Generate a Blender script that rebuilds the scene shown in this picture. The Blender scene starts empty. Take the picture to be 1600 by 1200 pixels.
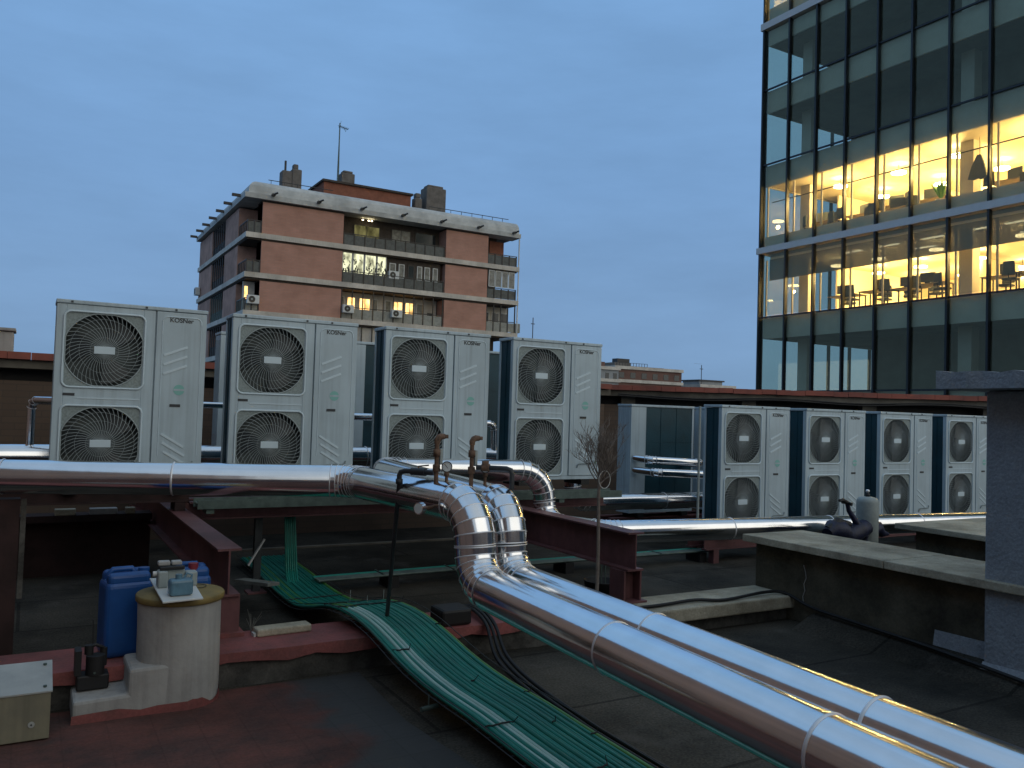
import bpy, bmesh, math, random
from mathutils import Vector, Matrix
random.seed(11)
PI = math.pi
sc = bpy.context.scene
COL = sc.collection

# ------------------------------------------------------------------ camera
cam = bpy.data.objects.new("camera", bpy.data.cameras.new("camera"))
COL.objects.link(cam)
cam.data.sensor_width = 36.0
cam.data.lens = 29.25
cam.data.clip_start = 0.05
cam.data.clip_end = 5000
R_ = Vector((0.86445773, -0.50175121, 0.03096056))
D_ = Vector((0.04448719, 0.01500919, -0.99889720))
F_ = Vector((0.50073318, 0.86488175, 0.03529631))
cam.matrix_world = Matrix(((R_.x, -D_.x, -F_.x, 0.0), (R_.y, -D_.y, -F_.y, 0.0),
                           (R_.z, -D_.z, -F_.z, 1.6), (0, 0, 0, 1)))
sc.camera = cam

# ------------------------------------------------------------------ world: clear blue dusk
w = bpy.data.worlds.new("World"); sc.world = w; w.use_nodes = True
nt = w.node_tree; nt.nodes.clear()
out = nt.nodes.new("ShaderNodeOutputWorld"); bg = nt.nodes.new("ShaderNodeBackground")
tc = nt.nodes.new("ShaderNodeTexCoord"); sx = nt.nodes.new("ShaderNodeSeparateXYZ")
ramp = nt.nodes.new("ShaderNodeValToRGB")
nt.links.new(tc.outputs["Generated"], sx.inputs[0])
# faint high cloud so that the dusk sky is not perfectly even
mpw = nt.nodes.new("ShaderNodeMapping"); mpw.inputs["Scale"].default_value = (1.2, 1.2, 4.0)
nzw = nt.nodes.new("ShaderNodeTexNoise"); nzw.inputs["Scale"].default_value = 2.2; nzw.inputs["Detail"].default_value = 5
nt.links.new(tc.outputs["Generated"], mpw.inputs[0]); nt.links.new(mpw.outputs[0], nzw.inputs["Vector"])
ma = nt.nodes.new("ShaderNodeMath"); ma.operation = 'MULTIPLY_ADD'
ma.inputs[1].default_value = 0.05; nt.links.new(nzw.outputs["Fac"], ma.inputs[0]); nt.links.new(sx.outputs["Z"], ma.inputs[2])
nt.links.new(ma.outputs[0], ramp.inputs[0])
cr = ramp.color_ramp
cr.elements[0].position = 0.0; cr.elements[0].color = (0.150, 0.250, 0.385, 1)
cr.elements[1].position = 1.0; cr.elements[1].color = (0.24, 0.33, 0.44, 1)
e = cr.elements.new(0.10); e.color = (0.158, 0.270, 0.440, 1)
e = cr.elements.new(0.28); e.color = (0.150, 0.278, 0.485, 1)
e = cr.elements.new(0.48); e.color = (0.155, 0.300, 0.530, 1)
e = cr.elements.new(0.66); e.color = (0.170, 0.315, 0.510, 1)
SKY = 0.95
bg.inputs["Strength"].default_value = SKY
mrw = nt.nodes.new("ShaderNodeMapRange"); mrw.inputs[1].default_value = 0.15; mrw.inputs[2].default_value = 0.95
dotw = nt.nodes.new("ShaderNodeVectorMath"); dotw.operation = 'DOT_PRODUCT'; dotw.inputs[1].default_value = (0.35, -0.93, 0.05)
nt.links.new(tc.outputs["Generated"], dotw.inputs[0]); nt.links.new(dotw.outputs["Value"], mrw.inputs[0])
mxw = nt.nodes.new("ShaderNodeMixRGB"); mxw.inputs[2].default_value = (0.40, 0.40, 0.36, 1)
nt.links.new(mrw.outputs[0], mxw.inputs[0]); nt.links.new(ramp.outputs[0], mxw.inputs[1])
mp2 = nt.nodes.new("ShaderNodeMapping"); mp2.inputs["Scale"].default_value = (1.6, 1.6, 6.5); mp2.inputs["Rotation"].default_value = (.12, .1, 0)
nz2 = nt.nodes.new("ShaderNodeTexNoise"); nz2.inputs["Scale"].default_value = 1.7; nz2.inputs["Detail"].default_value = 7; nz2.inputs["Roughness"].default_value = .6
nt.links.new(tc.outputs["Generated"], mp2.inputs[0]); nt.links.new(mp2.outputs[0], nz2.inputs["Vector"])
mr2 = nt.nodes.new("ShaderNodeMapRange"); mr2.inputs[1].default_value = .3; mr2.inputs[2].default_value = .7; mr2.inputs[3].default_value = .91; mr2.inputs[4].default_value = 1.09
nt.links.new(nz2.outputs["Fac"], mr2.inputs[0])
hs = nt.nodes.new("ShaderNodeHueSaturation"); nt.links.new(mr2.outputs[0], hs.inputs["Value"]); nt.links.new(mxw.outputs[0], hs.inputs["Color"])
nt.links.new(hs.outputs[0], bg.inputs[0]); nt.links.new(bg.outputs[0], out.inputs[0])

# the afterglow of the set sun: very soft and weak, low behind the camera and a little to its right
sl = bpy.data.lights.new("sun", 'SUN'); sl.energy = 0.50; sl.angle = math.radians(70); sl.color = (1.0, 0.95, 0.87)
so = bpy.data.objects.new("sun", sl); COL.objects.link(so)
so.rotation_euler = (math.radians(70), 0, math.radians(24))

sc.view_settings.view_transform = 'Standard'
sc.view_settings.look = 'None'
sc.view_settings.exposure = 0.42
sc.view_settings.gamma = 1.0
try:
    sc.cycles.use_denoising = True
    sc.cycles.max_bounces = 6
    sc.cycles.transparent_max_bounces = 12
    sc.cycles.sample_clamp_indirect = 4.0
except Exception:
    pass

# ------------------------------------------------------------------ materials
def mat(name, col, rough=0.6, metal=0.0, var=0.12, scale=4.0, bump=0.0, bscale=30.0, col2=None, dirt=0.0, emit=None, es=0.0, spec=None, detail=6):
    m = bpy.data.materials.new(name); m.use_nodes = True
    n = m.node_tree; b = n.nodes["Principled BSDF"]
    b.inputs["Roughness"].default_value = rough; b.inputs["Metallic"].default_value = metal
    if spec is not None: b.inputs["Specular IOR Level"].default_value = spec
    tcn = n.nodes.new("ShaderNodeTexCoord")
    geo = n.nodes.new("ShaderNodeNewGeometry")
    nz = n.nodes.new("ShaderNodeTexNoise"); nz.inputs["Scale"].default_value = scale; nz.inputs["Detail"].default_value = detail
    nz.inputs["Roughness"].default_value = 0.65
    n.links.new(geo.outputs["Position"], nz.inputs["Vector"])
    rp = n.nodes.new("ShaderNodeValToRGB")
    c2 = col2 if col2 else tuple(max(0, c * (1 - 2 * var)) for c in col)
    rp.color_ramp.elements[0].position = 0.32; rp.color_ramp.elements[0].color = (*c2, 1)
    rp.color_ramp.elements[1].position = 0.62; rp.color_ramp.elements[1].color = (*col, 1)
    n.links.new(nz.outputs["Fac"], rp.inputs[0])
    src = rp.outputs[0]
    if dirt > 0:
        n2 = n.nodes.new("ShaderNodeTexNoise"); n2.inputs["Scale"].default_value = scale * 0.37; n2.inputs["Detail"].default_value = 8
        n.links.new(geo.outputs["Position"], n2.inputs["Vector"])
        r2 = n.nodes.new("ShaderNodeValToRGB"); r2.color_ramp.elements[0].position = 0.42; r2.color_ramp.elements[1].position = 0.66
        mx = n.nodes.new("ShaderNodeMixRGB"); mx.blend_type = 'MULTIPLY'; mx.inputs[2].default_value = (1 - dirt, 1 - dirt, 1 - dirt, 1)
        n.links.new(n2.outputs["Fac"], r2.inputs[0]); n.links.new(r2.outputs[0], mx.inputs[0]); n.links.new(src, mx.inputs[1])
        src = mx.outputs[0]
    n.links.new(src, b.inputs["Base Color"])
    if bump >= 0.3:
        n3 = n.nodes.new("ShaderNodeTexNoise"); n3.inputs["Scale"].default_value = 75; n3.inputs["Detail"].default_value = 3
        n.links.new(geo.outputs["Position"], n3.inputs["Vector"])
        m3 = n.nodes.new("ShaderNodeMapRange"); m3.inputs[1].default_value = .35; m3.inputs[2].default_value = .65; m3.inputs[3].default_value = .66 if max(col) < .12 else .88; m3.inputs[4].default_value = 1.30 if max(col) < .12 else 1.09
        n.links.new(n3.outputs["Fac"], m3.inputs[0])
        h3 = n.nodes.new("ShaderNodeHueSaturation"); n.links.new(m3.outputs[0], h3.inputs["Value"]); n.links.new(src, h3.inputs["Color"])
        n.links.new(h3.outputs[0], b.inputs["Base Color"])
    if bump > 0:
        nb = n.nodes.new("ShaderNodeTexNoise"); nb.inputs["Scale"].default_value = bscale; nb.inputs["Detail"].default_value = 4
        n.links.new(geo.outputs["Position"], nb.inputs["Vector"])
        bp = n.nodes.new("ShaderNodeBump"); bp.inputs["Strength"].default_value = bump; bp.inputs["Distance"].default_value = 0.01
        n.links.new(nb.outputs["Fac"], bp.inputs["Height"]); n.links.new(bp.outputs[0], b.inputs["Normal"])
    if emit:
        b.inputs["Emission Color"].default_value = (*emit, 1); b.inputs["Emission Strength"].default_value = es
    return m

def brick_mat(name, c1, c2, mortar, scale, bw=0.5, rh=0.25, axis='XZ', rough=0.85, msize=0.02):
    m = bpy.data.materials.new(name); m.use_nodes = True
    n = m.node_tree; b = n.nodes["Principled BSDF"]; b.inputs["Roughness"].default_value = rough
    geo = n.nodes.new("ShaderNodeNewGeometry"); sp = n.nodes.new("ShaderNodeSeparateXYZ"); cb = n.nodes.new("ShaderNodeCombineXYZ")
    n.links.new(geo.outputs["Position"], sp.inputs[0])
    if axis == 'XY':
        n.links.new(sp.outputs["X"], cb.inputs[0]); n.links.new(sp.outputs["Y"], cb.inputs[1])
    else:
        ad = n.nodes.new("ShaderNodeMath"); ad.operation = 'ADD'
        n.links.new(sp.outputs["X"], ad.inputs[0]); n.links.new(sp.outputs["Y"], ad.inputs[1])
        n.links.new(ad.outputs[0], cb.inputs[0]); n.links.new(sp.outputs["Z"], cb.inputs[1])
    bt = n.nodes.new("ShaderNodeTexBrick"); bt.inputs["Scale"].default_value = scale
    bt.inputs["Brick Width"].default_value = bw; bt.inputs["Row Height"].default_value = rh; bt.inputs["Mortar Size"].default_value = msize
    bt.inputs["Color1"].default_value = (*c1, 1); bt.inputs["Color2"].default_value = (*c2, 1); bt.inputs["Mortar"].default_value = (*mortar, 1)
    n.links.new(cb.outputs[0], bt.inputs["Vector"])
    nz = n.nodes.new("ShaderNodeTexNoise"); nz.inputs["Scale"].default_value = 0.9; nz.inputs["Detail"].default_value = 7
    n.links.new(geo.outputs["Position"], nz.inputs["Vector"])
    rp = n.nodes.new("ShaderNodeValToRGB"); rp.color_ramp.elements[0].position = 0.3; rp.color_ramp.elements[0].color = (0.80, 0.78, 0.76, 1)
    rp.color_ramp.elements[1].position = 0.65; rp.color_ramp.elements[1].color = (1, 1, 1, 1)
    mx = n.nodes.new("ShaderNodeMixRGB"); mx.blend_type = 'MULTIPLY'; mx.inputs[0].default_value = 1
    n.links.new(nz.outputs["Fac"], rp.inputs[0]); n.links.new(bt.outputs["Color"], mx.inputs[1]); n.links.new(rp.outputs[0], mx.inputs[2])
    n.links.new(mx.outputs[0], b.inputs["Base Color"])
    return m

def emit_mat(name, col, s, var=0.0, scale=1.5):
    m = bpy.data.materials.new(name); m.use_nodes = True
    n = m.node_tree; n.nodes.clear()
    o = n.nodes.new("ShaderNodeOutputMaterial"); e_ = n.nodes.new("ShaderNodeEmission")
    e_.inputs[0].default_value = (*col, 1); e_.inputs[1].default_value = s
    if var:   # curtains, lamps and furniture behind a lit window make it uneven
        geo = n.nodes.new("ShaderNodeNewGeometry"); mp = n.nodes.new("ShaderNodeMapping"); mp.inputs["Scale"].default_value = (scale, scale, scale*.5)
        nz = n.nodes.new("ShaderNodeTexNoise"); nz.inputs["Scale"].default_value = 1.6; nz.inputs["Detail"].default_value = 5
        n.links.new(geo.outputs["Position"], mp.inputs[0]); n.links.new(mp.outputs[0], nz.inputs["Vector"])
        mr = n.nodes.new("ShaderNodeMapRange"); mr.inputs[1].default_value = .35; mr.inputs[2].default_value = .65; mr.inputs[3].default_value = s*(1-var); mr.inputs[4].default_value = s*(1+var)
        n.links.new(nz.outputs["Fac"], mr.inputs[0]); n.links.new(mr.outputs[0], e_.inputs[1])
    n.links.new(e_.outputs[0], o.inputs[0]); return m

def glass_mat(name, tint, refl, rough=0.02, ior=1.5):
    m = bpy.data.materials.new(name); m.use_nodes = True
    n = m.node_tree; n.nodes.clear()
    o = n.nodes.new("ShaderNodeOutputMaterial"); tr = n.nodes.new("ShaderNodeBsdfTransparent"); gl = n.nodes.new("ShaderNodeBsdfGlossy")
    tr.inputs[0].default_value = (*tint, 1); gl.inputs["Roughness"].default_value = rough
    gl.inputs["Color"].default_value = (0.80, 0.70, 0.50, 1)
    fr = n.nodes.new("ShaderNodeLayerWeight"); fr.inputs[0].default_value = 0.5
    pw = n.nodes.new("ShaderNodeMath"); pw.operation = 'POWER'; pw.inputs[1].default_value = 4.0
    n.links.new(fr.outputs["Facing"], pw.inputs[0])
    md = n.nodes.new("ShaderNodeMath"); md.operation = 'MULTIPLY_ADD'; md.inputs[1].default_value = 0.85; md.inputs[2].default_value = refl
    n.links.new(pw.outputs[0], md.inputs[0])
    mx = n.nodes.new("ShaderNodeMixShader"); n.links.new(md.outputs[0], mx.inputs[0])
    n.links.new(tr.outputs[0], mx.inputs[1]); n.links.new(gl.outputs[0], mx.inputs[2]); n.links.new(mx.outputs[0], o.inputs[0])
    return m

def blind_mat(name, col, op):
    m = bpy.data.materials.new(name); m.use_nodes = True
    n = m.node_tree; n.nodes.clear()
    o = n.nodes.new("ShaderNodeOutputMaterial"); tr = n.nodes.new("ShaderNodeBsdfTransparent"); df = n.nodes.new("ShaderNodeBsdfDiffuse")
    df.inputs[0].default_value = (*col, 1)
    mx = n.nodes.new("ShaderNodeMixShader"); mx.inputs[0].default_value = op
    n.links.new(tr.outputs[0], mx.inputs[1]); n.links.new(df.outputs[0], mx.inputs[2]); n.links.new(mx.outputs[0], o.inputs[0])
    return m

def alu_mat():
    m = bpy.data.materials.new("aluminium_cladding"); m.use_nodes = True
    n = m.node_tree; b = n.nodes["Principled BSDF"]
    b.inputs["Metallic"].default_value = 1.0
    geo = n.nodes.new("ShaderNodeNewGeometry")
    nz = n.nodes.new("ShaderNodeTexNoise"); nz.inputs["Scale"].default_value = 7; nz.inputs["Detail"].default_value = 6
    n.links.new(geo.outputs["Position"], nz.inputs["Vector"])
    rr = n.nodes.new("ShaderNodeMapRange"); rr.inputs[3].default_value = 0.10; rr.inputs[4].default_value = 0.19
    n.links.new(nz.outputs["Fac"], rr.inputs[0]); n.links.new(rr.outputs[0], b.inputs["Roughness"])
    rp = n.nodes.new("ShaderNodeValToRGB"); rp.color_ramp.elements[0].position = 0.3; rp.color_ramp.elements[0].color = (0.80, 0.81, 0.82, 1)
    rp.color_ramp.elements[1].position = 0.6; rp.color_ramp.elements[1].color = (0.88, 0.88, 0.89, 1)
    n.links.new(nz.outputs["Fac"], rp.inputs[0]); n.links.new(rp.outputs[0], b.inputs["Base Color"])
    nb = n.nodes.new("ShaderNodeTexNoise"); nb.inputs["Scale"].default_value = 4.5; nb.inputs["Detail"].default_value = 3
    n.links.new(geo.outputs["Position"], nb.inputs["Vector"])
    bp = n.nodes.new("ShaderNodeBump"); bp.inputs["Strength"].default_value = 0.12; bp.inputs["Distance"].default_value = 0.012
    n.links.new(nb.outputs["Fac"], bp.inputs["Height"]); n.links.new(bp.outputs[0], b.inputs["Normal"])
    return m

M = dict(
    white=mat("unit_paint", (0.47, 0.585, 0.645), 0.42, var=0.05, scale=3, dirt=0.14),
    white2=mat("unit_rim_paint", (0.58, 0.70, 0.76), 0.4, var=0.03),
    coil=mat("teal_coil_fins", (0.005, 0.052, 0.075), 0.5, var=0.18, scale=2.5, bump=0.2, bscale=60),
    dark=mat("dark_cavity", (0.085, 0.105, 0.105), 0.7, var=0.2),
    spoke=mat("grille_wire", (0.34, 0.40, 0.41), 0.5, var=0.05),
    lattice=mat("grille_corner", (0.27, 0.33, 0.33), 0.55, var=0.2, scale=60),
    blade=mat("fan_blade", (0.045, 0.055, 0.06), 0.45, var=0.1),
    black=mat("black_rubber", (0.012, 0.012, 0.013), 0.6, var=0.2),
    ink=mat("lettering_ink", (0.03, 0.035, 0.04), 0.5, var=0.02),
    mint=mat("mint_sticker", (0.22, 0.50, 0.46), 0.5, var=0.05),
    grey_mark=mat("grey_print", (0.22, 0.27, 0.28), 0.5, var=0.05),
    alu=alu_mat(),
    seam=mat("alu_seam", (0.85, 0.86, 0.88), 0.5, metal=0.6, var=0.02),
    steel_red=mat("red_oxide_steel", (0.185, 0.078, 0.080), 0.55, var=0.15, scale=6, dirt=0.35, bump=0.15),
    galv=mat("galvanised_grating", (0.11, 0.155, 0.14), 0.5, metal=0.3, var=0.2, scale=12),
    rust=mat("rusty_steel", (0.19, 0.115, 0.075), 0.8, var=0.3, scale=40, bump=0.3, bscale=90),
    pipe_dark=mat("dark_painted_pipe", (0.035, 0.04, 0.045), 0.5, var=0.2, scale=15),
    brass=mat("brass_fitting", (0.35, 0.30, 0.22), 0.35, metal=0.8, var=0.2, scale=30),
    dial=mat("gauge_dial", (0.62, 0.66, 0.66), 0.4, var=0.02),
    floor=mat("tarred_roof_floor", (0.085, 0.077, 0.062), 0.92, col2=(0.020, 0.020, 0.017), scale=1.1, dirt=0.45, bump=0.5, bscale=25, spec=0.2, detail=10),
    tile=brick_mat("worn_red_tiles", (0.105, 0.057, 0.050), (0.085, 0.052, 0.047), (0.06, 0.045, 0.042), 1.0, bw=0.28, rh=0.14, axis='XY', msize=0.006),
    red_paint=mat("red_roof_paint", (0.31, 0.092, 0.085), 0.75, col2=(0.18, 0.070, 0.065), scale=5, dirt=0.35, bump=0.35, bscale=30),
    house=mat("brown_house_render", (0.36, 0.265, 0.235), 0.9, var=0.12, scale=1.0, dirt=0.25),
    ledge=mat("shaded_dark_red", (0.042, 0.021, 0.020), 0.9, var=0.25, scale=6, dirt=0.5),  # red darkened in colour to carry the shade under the left units
    kerb_side=mat("crumbling_render", (0.12, 0.118, 0.108), 0.95, col2=(0.045, 0.045, 0.043), scale=6, dirt=0.4, bump=0.9, bscale=18, spec=0.2),
    conc=mat("pale_concrete", (0.50, 0.46, 0.355), 0.9, col2=(0.29, 0.265, 0.20), scale=4, dirt=0.35, bump=0.6, bscale=30, spec=0.2),
    conc_dk=mat("stained_concrete_wall", (0.135, 0.122, 0.088), 0.95, col2=(0.040, 0.036, 0.027), scale=2.2, dirt=0.5, bump=0.7, bscale=16, spec=0.2),
    stucco=mat("blue_grey_stucco", (0.30, 0.335, 0.375), 0.95, var=0.08, scale=9, bump=0.8, bscale=45, spec=0.15),
    plaster=mat("pale_render", (0.43, 0.43, 0.415), 0.9, col2=(0.33, 0.33, 0.32), scale=3.5, dirt=0.15, bump=0.29, bscale=30, spec=0.2),
    ochre=mat("ochre_lid", (0.26, 0.19, 0.06), 0.7, col2=(0.17, 0.13, 0.05), scale=9, dirt=0.3),
    blue=mat("blue_plastic", (0.012, 0.085, 0.30), 0.38, var=0.15, scale=5),
    navy=mat("navy_tarpaulin", (0.012, 0.018, 0.055), 0.55, var=0.3, scale=10, bump=0.5, bscale=14),
    cap_red=mat("red_cap", (0.25, 0.03, 0.05), 0.5),
    clear=mat("cloudy_blue_plastic", (0.13, 0.25, 0.33), 0.25, var=0.15, scale=20),
    grey_pl=mat("grey_plastic", (0.32, 0.37, 0.36), 0.5, var=0.1, scale=20),
    sheet=mat("white_board", (0.60, 0.62, 0.60), 0.5, var=0.03),
    beige=mat("beige_metal_box", (0.26, 0.245, 0.17), 0.55, col2=(0.20, 0.19, 0.14), scale=5, dirt=0.2),
    beige_top=mat("pale_box_lid", (0.42, 0.44, 0.42), 0.5, col2=(0.32, 0.34, 0.33), scale=7, dirt=0.15),
    green=mat("green_conduit", (0.009, 0.24, 0.185), 0.42, col2=(0.007, 0.16, 0.130), scale=3),
    green2=mat("deep_green_conduit", (0.007, 0.185, 0.135), 0.42, col2=(0.006, 0.13, 0.10), scale=3),
    lime=mat("yellow_green_conduit", (0.085, 0.26, 0.05), 0.4, var=0.12),
    pale_mint=mat("pale_mint_conduit", (0.42, 0.62, 0.57), 0.4, var=0.08),
    wall_br=brick_mat("brown_shed_wall", (0.13, 0.092, 0.068), (0.115, 0.082, 0.062), (0.10, 0.076, 0.06), 1.0, bw=0.25, rh=0.07, msize=0.006),
    fascia=mat("weathered_fascia", (0.21, 0.195, 0.16), 0.9, col2=(0.11, 0.10, 0.085), scale=2.5, dirt=0.4),
    coping=mat("red_coping", (0.32, 0.095, 0.065), 0.8, col2=(0.21, 0.075, 0.06), scale=3, dirt=0.25),
    bark=mat("grey_bark", (0.22, 0.185, 0.16), 0.9, var=0.2, scale=25),
    wood=mat("weathered_plank", (0.19, 0.20, 0.18), 0.8, var=0.25, scale=8),
    brick=brick_mat("apartment_brick", (0.50, 0.265, 0.20), (0.45, 0.24, 0.18), (0.40, 0.26, 0.21), 1.0, bw=0.5, rh=0.12, msize=0.012),
    brick_dim=mat("apartment_side_brick", (0.52, 0.31, 0.24), 0.9, var=0.15, scale=1.2, dirt=0.25),
    band=mat("apartment_slab_edge", (0.66, 0.62, 0.55), 0.85, col2=(0.50, 0.47, 0.41), scale=1.0, dirt=0.2),
    parapet=mat("apartment_parapet", (0.56, 0.57, 0.55), 0.8, col2=(0.40, 0.42, 0.41), scale=1.4, dirt=0.25),
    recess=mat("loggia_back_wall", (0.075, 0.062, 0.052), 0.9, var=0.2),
    recess_w=mat("loggia_white_wall", (0.52, 0.51, 0.47), 0.8, var=0.1),
    rail=mat("loggia_rail", (0.035, 0.033, 0.032), 0.5, var=0.1),
    rail_panel=mat("loggia_rail_panel", (0.10, 0.11, 0.105), 0.6, var=0.2),
    rail_panel_w=mat("pale_rail_panel", (0.30, 0.31, 0.28), 0.6, var=0.15),
    frame_w=mat("white_window_frame", (0.62, 0.65, 0.64), 0.5, var=0.05),
    pane_dk=mat("dark_window_pane", (0.03, 0.04, 0.045), 0.12, var=0.2, scale=2),
    pane_mid=mat("curtained_pane", (0.24, 0.25, 0.23), 0.3, var=0.3, scale=3),
    chimney=mat("chimney_render", (0.17, 0.155, 0.14), 0.9, var=0.2, scale=2),
    penthouse=mat("penthouse_brick", (0.27, 0.105, 0.065), 0.9, var=0.15, scale=2),
    slab=mat("office_slab", (0.30, 0.31, 0.30), 0.7, var=0.05),
    band_w=mat("office_white_band", (0.60, 0.58, 0.55), 0.5, var=0.04),
    mull=mat("office_mullion", (0.010, 0.013, 0.016), 0.4, var=0.1),
    spandrel=mat("office_spandrel", (0.52, 0.48, 0.40), 0.6, var=0.06, scale=1.5),
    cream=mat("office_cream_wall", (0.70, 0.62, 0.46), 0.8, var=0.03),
    unlit_wall=mat("office_unlit_wall", (0.22, 0.195, 0.145), 0.8, var=0.2, scale=0.6),  # missing room light of the unlit storeys put into the wall colour
    colm=mat("office_column", (0.55, 0.50, 0.42), 0.7, var=0.04),
    furn=mat("office_chair_fabric", (0.07, 0.08, 0.08), 0.7, var=0.1),
    desk=mat("desk_top", (0.30, 0.24, 0.16), 0.5, var=0.1),
    leaf=mat("plant_leaf", (0.10, 0.30, 0.03), 0.5, var=0.2),
    ground=mat("city_ground", (0.05, 0.05, 0.05), 0.9, scale=0.02),
    far1=mat("far_brick", (0.17, 0.095, 0.075), 0.9, var=0.15, scale=0.3),
    far2=mat("far_pale_wall", (0.30, 0.32, 0.33), 0.9, var=0.15, scale=0.3),
    glass=glass_mat("office_glass", (0.86, 0.90, 0.86), 0.05),
    glass_w=glass_mat("clear_glass", (0.9, 0.93, 0.9), 0.02),
    blind=blind_mat("grey_blind", (0.22, 0.20, 0.17), 0.80),
    lamp=emit_mat("office_lamp", (1.0, 0.74, 0.36), 26.0),
    lamp_r=emit_mat("office_strip_lamp", (1.0, 0.82, 0.50), 12.0),
    lit1=emit_mat("lit_window_amber", (1.0, 0.56, 0.18), 1.9, .6, 1.6),
    lit2=emit_mat("lit_window_green", (0.72, 0.72, 0.46), 0.75, .7, 1.8),
    lit3=emit_mat("lit_window_dim", (0.55, 0.50, 0.20), 0.16, .7, 1.2),
)

# ------------------------------------------------------------------ mesh builder
class MB:
    def __init__(s): s.v = []; s.f = []; s.sm = []; s.mi = []
    def add(s, vs, fs, smooth=False, mi=0):
        b = len(s.v); s.v += [tuple(v) for v in vs]
        for f in fs: s.f.append([b + i for i in f]); s.sm.append(smooth); s.mi.append(mi)
        return s
    def box(s, x0, x1, y0, y1, z0, z1, mi=0):
        if x0 > x1: x0, x1 = x1, x0
        if y0 > y1: y0, y1 = y1, y0
        if z0 > z1: z0, z1 = z1, z0
        return s.add([(x0,y0,z0),(x1,y0,z0),(x1,y1,z0),(x0,y1,z0),(x0,y0,z1),(x1,y0,z1),(x1,y1,z1),(x0,y1,z1)],
                     [(3,2,1,0),(4,5,6,7),(0,1,5,4),(1,2,6,5),(2,3,7,6),(3,0,4,7)], False, mi)
    def obox(s, c, ax, hx, ay, hy, az, hz, mi=0):
        c = Vector(c); ax = Vector(ax).normalized() * hx; ay = Vector(ay).normalized() * hy; az = Vector(az).normalized() * hz
        vs = [c + i*ax + j*ay + k*az for k in (-1,1) for (i,j) in ((-1,-1),(1,-1),(1,1),(-1,1))]
        return s.add(vs, [(3,2,1,0),(4,5,6,7),(0,1,5,4),(1,2,6,5),(2,3,7,6),(3,0,4,7)], False, mi)
    def prism(s, poly, axis, a0, a1, mi=0):
        # poly: list of 2D points; axis the extrude axis
        n = len(poly)
        def P(p, a): return {'x': (a, p[0], p[1]), 'y': (p[0], a, p[1]), 'z': (p[0], p[1], a)}[axis]
        vs = [P(p, a0) for p in poly] + [P(p, a1) for p in poly]
        fs = [tuple(range(n))[::-1], tuple(range(n, 2*n))] + [(i, (i+1) % n, n + (i+1) % n, n + i) for i in range(n)]
        return s.add(vs, fs, False, mi)
    def tube(s, pts, r, seg=12, caps=True, smooth=True, mi=0):
        pts = [Vector(p) for p in pts]; n = len(pts)
        rs = r if isinstance(r, (list, tuple)) else [r] * n
        tans = []
        for i in range(n):
            a = pts[max(i-1, 0)]; b = pts[min(i+1, n-1)]
            if 0 < i < n-1: t = (pts[i]-a).normalized() + (b-pts[i]).normalized()
            else: t = b - a
            tans.append(t.normalized() if t.length > 1e-9 else Vector((0,0,1)))
        t0 = tans[0]; u = t0.orthogonal().normalized()
        vs = []
        for i in range(n):
            t = tans[i]; u = (u - t * u.dot(t)); u = u.normalized() if u.length > 1e-6 else t.orthogonal().normalized()
            v = t.cross(u)
            k = 1.0
            if 0 < i < n-1:
                c = max(0.5, (pts[i]-pts[i-1]).normalized().dot(t)); k = 1.0 / c if False else 1.0
            for j in range(seg):
                a = 2*PI*j/seg; vs.append(pts[i] + (u*math.cos(a) + v*math.sin(a)) * rs[i] * k)
        fs = [(i*seg+j, i*seg+(j+1) % seg, (i+1)*seg+(j+1) % seg, (i+1)*seg+j) for i in range(n-1) for j in range(seg)]
        s.add(vs, fs, smooth, mi)
        if caps:
            s.add(vs[:seg], [tuple(range(seg))[::-1]], False, mi); s.add(vs[-seg:], [tuple(range(seg))], False, mi)
        return s
    def cyl(s, p0, p1, r, seg=16, r1=None, smooth=True, mi=0):
        return s.tube([p0, p1], [r, r if r1 is None else r1], seg, True, smooth, mi)
    def lathe(s, prof, c=(0,0,0), seg=24, mi=0, smooth=True):
        vs = [(c[0] + r*math.cos(2*PI*j/seg), c[1] + r*math.sin(2*PI*j/seg), c[2] + z) for r, z in prof for j in range(seg)]
        n = len(prof)
        fs = [(i*seg+j, i*seg+(j+1) % seg, (i+1)*seg+(j+1) % seg, (i+1)*seg+j) for i in range(n-1) for j in range(seg)]
        return s.add(vs, fs, smooth, mi)
    def disc(s, c, r, axis='z', seg=24, mi=0, ry=None):
        ry = ry or r; vs = []
        for j in range(seg):
            a = 2*PI*j/seg; p, q = r*math.cos(a), ry*math.sin(a)
            vs.append({'z': (c[0]+p, c[1]+q, c[2]), 'y': (c[0]+p, c[1], c[2]+q), 'x': (c[0], c[1]+p, c[2]+q)}[axis])
        return s.add(vs, [tuple(range(seg))], False, mi)
    def build(s, name, m, parent=None, bevel=0, bseg=2):
        me = bpy.data.meshes.new(name); me.from_pydata(s.v, [], s.f); me.update()
        for mm in (m if isinstance(m, (list, tuple)) else [m]): me.materials.append(M[mm] if isinstance(mm, str) else mm)
        me.polygons.foreach_set("use_smooth", s.sm); me.polygons.foreach_set("material_index", s.mi)
        bm = bmesh.new(); bm.from_mesh(me); bmesh.ops.recalc_face_normals(bm, faces=bm.faces); bm.to_mesh(me); bm.free()
        o = bpy.data.objects.new(name, me); COL.objects.link(o)
        if parent is not None: o.parent = parent
        if bevel:
            b = o.modifiers.new("bevel", 'BEVEL'); b.width = bevel; b.segments = bseg; b.limit_method = 'ANGLE'; b.angle_limit = math.radians(40)
        return o

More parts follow.
